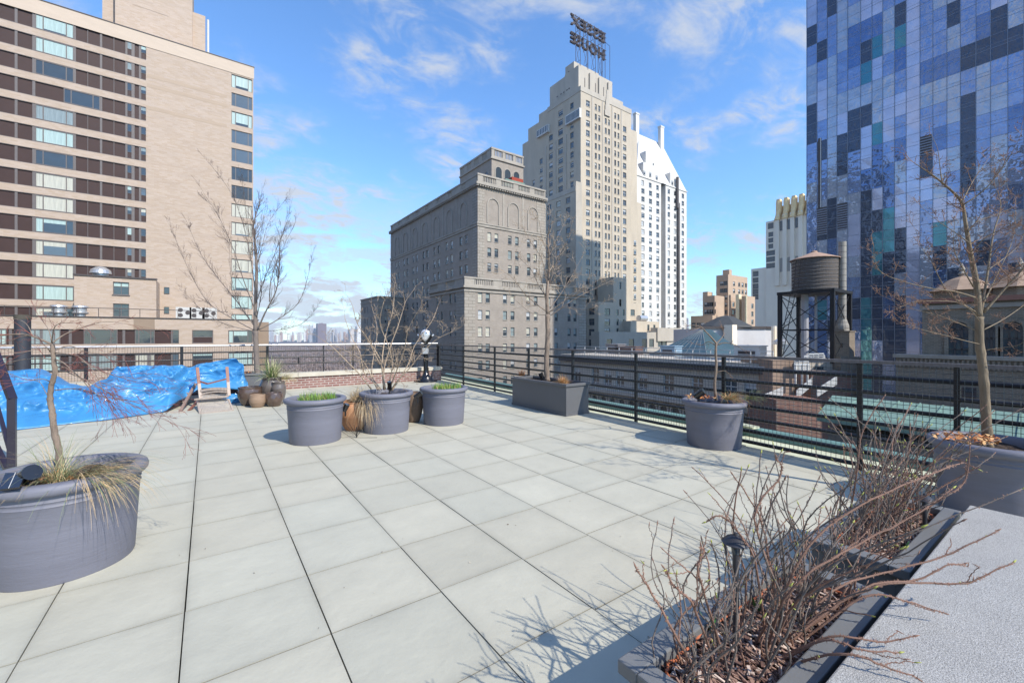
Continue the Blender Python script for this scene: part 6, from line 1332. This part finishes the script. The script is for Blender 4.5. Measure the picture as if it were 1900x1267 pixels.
# ================================================================ POTS
def ornpot(name, px, py, wpx, h, prof, m, label, bumpy=0, grp='glazed and clay pots by the tarp', cat='pot', D=None):
    b = PG(px, py); Db = (b - Vector((0, 0, 0))).dot(FV) if D is None else D; r = wpx / 2 * Db / FPX; c = b + FV * r * .8
    t = thing(name, (c.x, c.y, 0), label, cat, grp); q = MB(); n_ = 44; base = 0
    pr_ = [(rr_ * r, z * h) for rr_, z in prof]; k = len(pr_)
    for i, (rad, z) in enumerate(pr_):
        for j in range(n_):
            a = 2 * math.pi * j / n_; d = bumpy * r * abs(math.sin(j * math.pi * 9 / n_ + z / h * 6)) * abs(math.sin(j * math.pi * 9 / n_ - z / h * 6)) if 0 < i < k - 3 else 0
            q.v.append((c.x + (rad + d) * math.cos(a), c.y + (rad + d) * math.sin(a), z))
    for i in range(k - 1):
        for j in range(n_): a = i * n_; q.f.append((a + j, a + (j + 1) % n_, a + n_ + (j + 1) % n_, a + n_ + j)); q.m.append(0)
    q.f.append(tuple(reversed(range(n_)))); q.m.append(0); build(q, 'pot', m, t, smooth=True, angle=180)
    s = MB(); s.lathe([(0, h * .88), (pr_[-1][0] * 1.02, h * .88)], (c.x, c.y, 0), 24); build(s, 'soil', soil, t); return c, r
def fine(p, n=5):
    out = []
    for (a, b), (c, d) in zip(p[:-1], p[1:]): out += [(a + (c - a) * i / n, b + (d - b) * i / n) for i in range(n)]
    return out + [p[-1]]
bowl = fine([(.55, 0), (.72, .12), (.95, .42), (1.0, .70), (.93, .92), (.95, 1.0), (.84, 1.0), (.84, .85)]); urn = fine([(.55, 0), (.62, .05), (.95, .45), (1.0, .72), (.82, .90), (.92, 1.0), (.78, 1.0), (.74, .86)]); belly = fine([(.6, 0), (.68, .03), (.97, .40), (1.0, .62), (.9, .94), (.86, 1.0), (.78, 1.0), (.78, .87)])
glaze = mat('dark_brown_glaze', (.085, .055, .042), .22, .3, 6, coat=.4, spec=.6); clayp = mat('dull_brown_clay', (.25, .17, .115), .75, .2, 8, stretch=(1, 1, 6)); greyg = mat('grey_brown_glaze', (.12, .10, .09), .3, .3, 5, coat=.3)
ornpot('glazed_pot', 454, 754, 40, .40, bowl, glaze, 'dark brown glazed bowl pot with diamond relief, leftmost of the pot cluster', .05)
cU, rU = ornpot('glazed_urn', 495, 750, 40, .58, urn, greyg, 'tall dark grey urn with spiky grass at the back of the pot cluster')
ornpot('glazed_urn', 512, 751, 24, .50, urn, greyg, 'tall grey brown pot squeezed behind at the right of the cluster', D=9.6)
ornpot('clay_pot', 471, 757, 29, .27, belly, clayp, 'small dull brown clay pot in front of the cluster, between two glazed pots')
ornpot('glazed_pot', 502, 755, 30, .29, belly, glaze, 'small dark brown glazed pot with diamond relief at the right front of the cluster', .05)
clump('spiky_grass', (cU.x, cU.y, .55), 280, .54, .007, .24, 1, [gpale, ggreen, gfresh], 'spiky variegated cream and green grass in the tall urn', 'grass', 9, .07, (.25, 1.45), wts=(4, 4, 1))
clump('grass_clump', (cU.x + RV.x * .3, cU.y + RV.y * .3 + .1, .52), 220, .36, .002, .4, 1, [gstraw, gpale], 'fine blond grass trailing to the right of the spiky grass', 'grass', 10, .07, (.1, 1.1), (azR, .7))
terra = mat('terracotta', (.50, .25, .13), .8, .15, 6, bump=.2, bscale=20, stain=.1)
cT, rT = ornpot('terracotta_pot', 651, 801, 56, .46, fine([(.62, 0), (.8, .15), (1.0, .5), (.98, .8), (.9, .95), (.96, 1.0), (.85, 1.0), (.8, .86)], 7), terra, 'ribbed terracotta pot with long blond grass between the left and centre planters', 0, None)
clump('blond_grass', (cT.x + FV.x * .1, cT.y + FV.y * .1, .44), 520, .40, .0015, .45, 1, [mat('blond_blade', (.62, .46, .27), .8, .2), gstraw], 'long blond grass spilling out of the terracotta pot', 'grass', 11, .1, (.3, 1.3), (math.atan2(FV.y, FV.x), 1.5))
clump('blond_grass', (cT.x - FV.x * .12 + RV.x * .20, cT.y - FV.y * .12 + RV.y * .20, .42), 380, .60, .0016, .62, .8, [mat('grey_blond_blade', (.40, .33, .24), .8, .2), gstraw], 'grey blond grass tresses hanging to the ground in front of the terracotta pot', 'grass', 12, .05, (.0, .8), (azR - .9, .35))
cW, rW = ornpot('woven_pot', 765, 785, 36, .52, fine([(.55, 0), (.8, .25), (1.0, .6), (.95, .9), (.85, 1.0), (.75, 1.0), (.75, .9)], 7), mat('woven_brown', (.17, .115, .08), .7, .3, 30, bump=.6, bscale=40, stretch=(1, 1, 5)), 'tall dark woven texture pot half hidden behind the centre round planter', 0, None)
# small wire stand left on the paving
q = MB(); c = PG(662, 812); 
for a in range(6): t_ = a * 1.05; d = Vector((math.cos(t_), math.sin(t_), 0)); q.tube([c + UP * .02, c + d * .07 + UP * .10, c + d * .16 + UP * .22], .003, 5)
q.tube([c, c + UP * .16], .006, 6); q.tube([c - RV * .08, c + RV * .30 + UP * .004], .003, 5); q.tube([c + FV * .15 - RV * .1, c - FV * .02 - RV * .2, c - RV * .28 + FV * .1], .003, 5)
tag(build(q, 'wire_plant_stand', blk), 'small black wire plant stand lying on the paving before the terracotta pot', 'stand')

# ================================================================ COIN VIEWER
vc = PG(790, 708); t = thing('coin_viewer', (vc.x, vc.y, 0), 'silver coin operated viewer on a black pedestal in the back corner of the terrace', 'viewer'); X_, Y_ = vc.x, vc.y
blkg = mat('gloss_black_paint', (.008, .008, .010), .22, .1, spec=.6, coat=.4); chrome = mat('polished_aluminium', (.66, .67, .69), .30, .1, 4, metal=.55)
q = MB(); q.lathe([(.36, 0), (.38, .02), (.37, .05), (.27, .07), (.25, .10), (.22, .16), (.15, .18), (.10, .24), (.075, .34), (.065, .38), (.065, .92), (.09, .94), (.09, .97)], (X_, Y_, 0), 32, capb=True)
for i in range(12): a = i * .524; q.tube([(X_ + .066 * math.cos(a), Y_ + .066 * math.sin(a), .36), (X_ + .066 * math.cos(a), Y_ + .066 * math.sin(a), .92)], .008, 5)
build(q, 'pedestal', blkg, t, smooth=True)
q = MB(); ctr = Vector((X_, Y_, 1.02)); f_ = -FV
q.obox(ctr + UP * .0 - RV * .0 + f_ * -.09, ctr + f_ * .11, .17, .19); build(q, 'coin_box', mat('brushed_aluminium', (.55, .55, .55), .4, .1, metal=.6), t)
q = MB(); q.tube([ctr + UP * .09, ctr + UP * .24], [.05, .035], 12); q.obox(ctr + UP * .13 - RV * .13, ctr + UP * .13 + RV * .13, .03, .03); build(q, 'yoke', blkg, t)
def head(mb, off, sx, sz, depth, m=0, n=28):
    """owl-faced shell: broad top, narrow chin"""
    rings = [(-1.0, .80), (-.7, .98), (-.2, 1.0), (.35, .96), (.7, .85), (.9, .6), (1.0, .2)]; base = len(mb.v)
    for d_, s in rings:
        for j in range(n):
            a = 2 * math.pi * j / n; ca, sa = math.cos(a), math.sin(a); w = sx * (1.0 if sa > 0 else (1 - .45 * (-sa) ** 1.3)); z = sz * sa * (1.0 if sa < 0 else .82)
            v = off + RV * (ca * w * s) + UP * (z * s) + f_ * (d_ * depth); mb.v.append(tuple(v))
    for i in range(len(rings) - 1):
        for j in range(n): a = base + i * n; mb.f.append((a + j, a + (j + 1) % n, a + n + (j + 1) % n, a + n + j)); mb.m.append(m)
    mb.f.append(tuple(base + j for j in range(n))); mb.m.append(m); mb.f.append(tuple(base + (len(rings) - 1) * n + j for j in range(n))); mb.m.append(m)
hc = Vector((X_, Y_, 1.53)); q = MB(); head(q, hc, .225, .30, .13); build(q, 'head', blkg, t, smooth=True)
q = MB(); head(q, hc + f_ * .08 + UP * .02, .165, .225, .09); o = build(q, 'face_plate', chrome, t, smooth=True)
q = MB()
for s in (-1, 1): q.tube([hc + RV * .055 * s + UP * .09 + f_ * .15, hc + RV * .055 * s + UP * .09 + f_ * .185], [.024, .02], 16)
build(q, 'eyepiece', mat('dull_grey_metal', (.16, .16, .17), .4, .1, metal=.5), t)
q = MB()
for s in (-1, 1): q.tube([hc + RV * .19 * s - UP * .02 + f_ * .02, hc + RV * .27 * s + UP * .02], [.03, .028], 12)
build(q, 'side_knob', chrome, t); q = MB(); q.obox(hc - UP * .10 + f_ * .165 - RV * .05, hc - UP * .10 + f_ * .165 + RV * .05, .01, .05); build(q, 'instruction_plate', mat('plate_white', (.6, .6, .6), .5), t)

# ================================================================ LIGHTS, PIPES, SMALL THINGS
def pathlight(cap, label):
    t = thing('path_light', (cap.x, cap.y, .33), label, 'path light', 'path lights in the troughs'); q = MB(); m_ = mat('dark_bronze_light', (.05, .05, .058), .4, .1, metal=.3)
    q.tube([(cap.x, cap.y, .32), (cap.x, cap.y, cap.z - .045)], .011, 10); build(q, 'stem', m_, t, smooth=True)
    q = MB(); q.lathe([(.005, 0), (.046, -.008), (.048, -.005), (.030, .012), (.010, .022), (.007, .030), (0, .032)], (cap.x, cap.y, cap.z), 28); build(q, 'cap', m_, t, smooth=True)
    q = MB(); q.lathe([(.014, -.045), (.016, -.01)], (cap.x, cap.y, cap.z), 16); build(q, 'lens', winglass, t)
kk = _k(1365); Dl = .80 / (CA - kk * SA); pathlight(PD(1365, 1003, Dl), 'dark mushroom path light among the canes of the nearest trough')
kk = _k(1716); Dl = .62 / (CA - kk * SA); pathlight(PD(1716, 925, Dl), 'dark mushroom path light with lit cap in the farther trough')
def spot(pos, d, label, r=.045, L=.11):
    t = thing('spotlight', tuple(pos), label, 'spotlight', 'black garden spotlights'); d = d.normalized(); q = MB(); q.tube([pos - d * L * .5, pos + d * L * .5, pos + d * (L * .5 + .012)], [r * .85, r, r * 1.05], 18); build(q, 'lamp_head', blkg, t, smooth=True)
    q = MB(); q.tube([pos + d * (L * .5 + .013), pos + d * (L * .5 + .014)], [r * .9, r * .85], 18); build(q, 'lens', winglass, t); q = MB(); q.tube([pos - UP * .12, pos - UP * .02], .012, 8); build(q, 'stake', blk, t); return t
spot(PD(1297, 731, 5.75), RV * .5 + UP * .5 - FV * .4, 'black spotlight aimed up in the sapling planter', .05, .13); spot(PD(774 - 51, 716, 6.72), UP * .8 - FV * .3, 'black spotlight at the foot of the many stemmed shrub', .035, .12)
spot(PD(1005, 698, 8.9), UP * .7 - RV * .3, 'black spotlight beside the trunk in the rectangular planter', .05, .12)
t = thing('solar_lamp', tuple(PD(30, 900, 2.62)), 'black solar lamp with small panel clipped inside the left foreground planter', 'solar lamp'); q = MB(); c = PD(50, 882, 2.56); d = (RV * .75 + UP * .35 - FV * .3).normalized()
q.tube([c - d * .06, c + d * .05, c + d * .07], [.042, .048, .046], 20); build(q, 'lamp_head', blkg, t, smooth=True); pc = [PD(-4, 908, 2.40), PD(36, 903, 2.42), PD(48, 876, 2.54), PD(10, 877, 2.54)]; nrm = (pc[1] - pc[0]).cross(pc[3] - pc[0]).normalized()
q = MB(); q.face(pc); q.face([p_ - nrm * .012 for p_ in pc]); [q.face([pc[i], pc[(i + 1) % 4], pc[(i + 1) % 4] - nrm * .012, pc[i] - nrm * .012]) for i in range(4)]; build(q, 'solar_panel', glass_mat('solar_cell', (.012, .012, .018), .1, .02, 1), t)
q = MB(); a_, b_2 = pc[0].lerp(pc[1], .5) + nrm * .001, pc[3].lerp(pc[2], .5) + nrm * .001; q.obox(a_, b_2, .003, .001, 0, nrm); build(q, 'cell_line', whitef, t); q = MB(); q.tube([c - UP * .14, c], .01, 8); build(q, 'stake', blk, t)
spot(PD(575 + 66, 757, 6.35), RV * .3 + UP * .6, 'black solar spotlight at the right rim of the leftmost middle planter', .04, .10); spot(PD(775, 733, 6.75), RV * .6 + UP * .4, 'black solar spotlight clipped behind the centre planter', .04, .12)
# dark vent pipe behind the tarp
a = PY(42, 640, 12.9)[0]; z = PY(42, 584.5, 12.9)[1]; q = MB(); q.tube([(a, 12.9, 0), (a, 12.9, z)], .118, 24); t = thing('vent_pipe', (a, 12.9, 0), 'tall dark iron vent pipe rising behind the left end of the blue tarp', 'pipe'); build(q, 'pipe', mat('dark_iron', (.035, .035, .042), .5, .3, 3, stain=.3), t, smooth=True)
q = MB(); q.tube([(a, 12.9, z - .09), (a, 12.9, z + .004)], .125, 24); build(q, 'collar', mat('rusty_iron', (.07, .06, .045), .8, .4, 6), t, smooth=True)
# bent metal frame at far left
t = thing('metal_frame', tuple(PG(22, 870)), 'dark bent metal frame post at the left edge behind the foreground planter', 'frame'); fm = mat('dark_purple_metal', (.018, .014, .028), .3, .1, spec=.6)
Df = 4.7; q = MB(); q.obox(PD(22, 876, Df), PD(22, 738, Df), .066, .05); build(q, 'post', fm, t); q = MB(); q.obox(PD(23, 741, Df), PD(-16, 638, Df + .1), .066, .05); build(q, 'arm', fm, t)
q = MB(); q.obox(PD(19, 838, Df), PD(-12, 730, Df + .3), .035, .03); q.obox(PD(14, 872, Df), PD(-14, 815, Df + .1), .05, .04); build(q, 'brace', fm, t)

# windblown bits on the paving
rr = random.Random(77); q = MB()
for i in range(170):
    if i < 90: x, y = rr.uniform(.2, 5.6), 1.0 + abs(rr.gauss(0, 1.2))
    else: x, y = rr.uniform(-3, 5.8), rr.uniform(1, 13)
    s = rr.uniform(.003, .010); a = rr.uniform(0, 6.3); u = Vector((math.cos(a), math.sin(a), 0)) * s; v = Vector((-math.sin(a), math.cos(a), .3)) * s * rr.uniform(.2, .6); p = Vector((x, y, .005))
    q.face([p - u, p - v, p + u, p + v], rr.choice((0, 0, 1)))
tag(build(q, 'leaf_litter', [mat('litter_brown', (.14, .09, .06), .9), mat('litter_pale', (.5, .45, .35), .9)]), 'tiny windblown twigs and leaf bits scattered on the paving', 'litter', kind='stuff')

# ================================================================ the air over the park
q = MB(); q.box(-4700, 5700, -600, 6700, -61, 200); hz = build(q, 'haze', []); hz['kind'] = 'stuff'
hm = bpy.data.materials.new('haze'); hm.use_nodes = True; hn = hm.node_tree.nodes; hn.clear(); ho = hn.new('ShaderNodeOutputMaterial'); pv = hn.new('ShaderNodeVolumePrincipled')
pv.inputs['Color'].default_value = (.80, .88, 1, 1); pv.inputs['Density'].default_value = .00009; pv.inputs['Anisotropy'].default_value = .1
hm.node_tree.links.new(pv.outputs[0], ho.inputs['Volume']); hz.data.materials.append(hm)
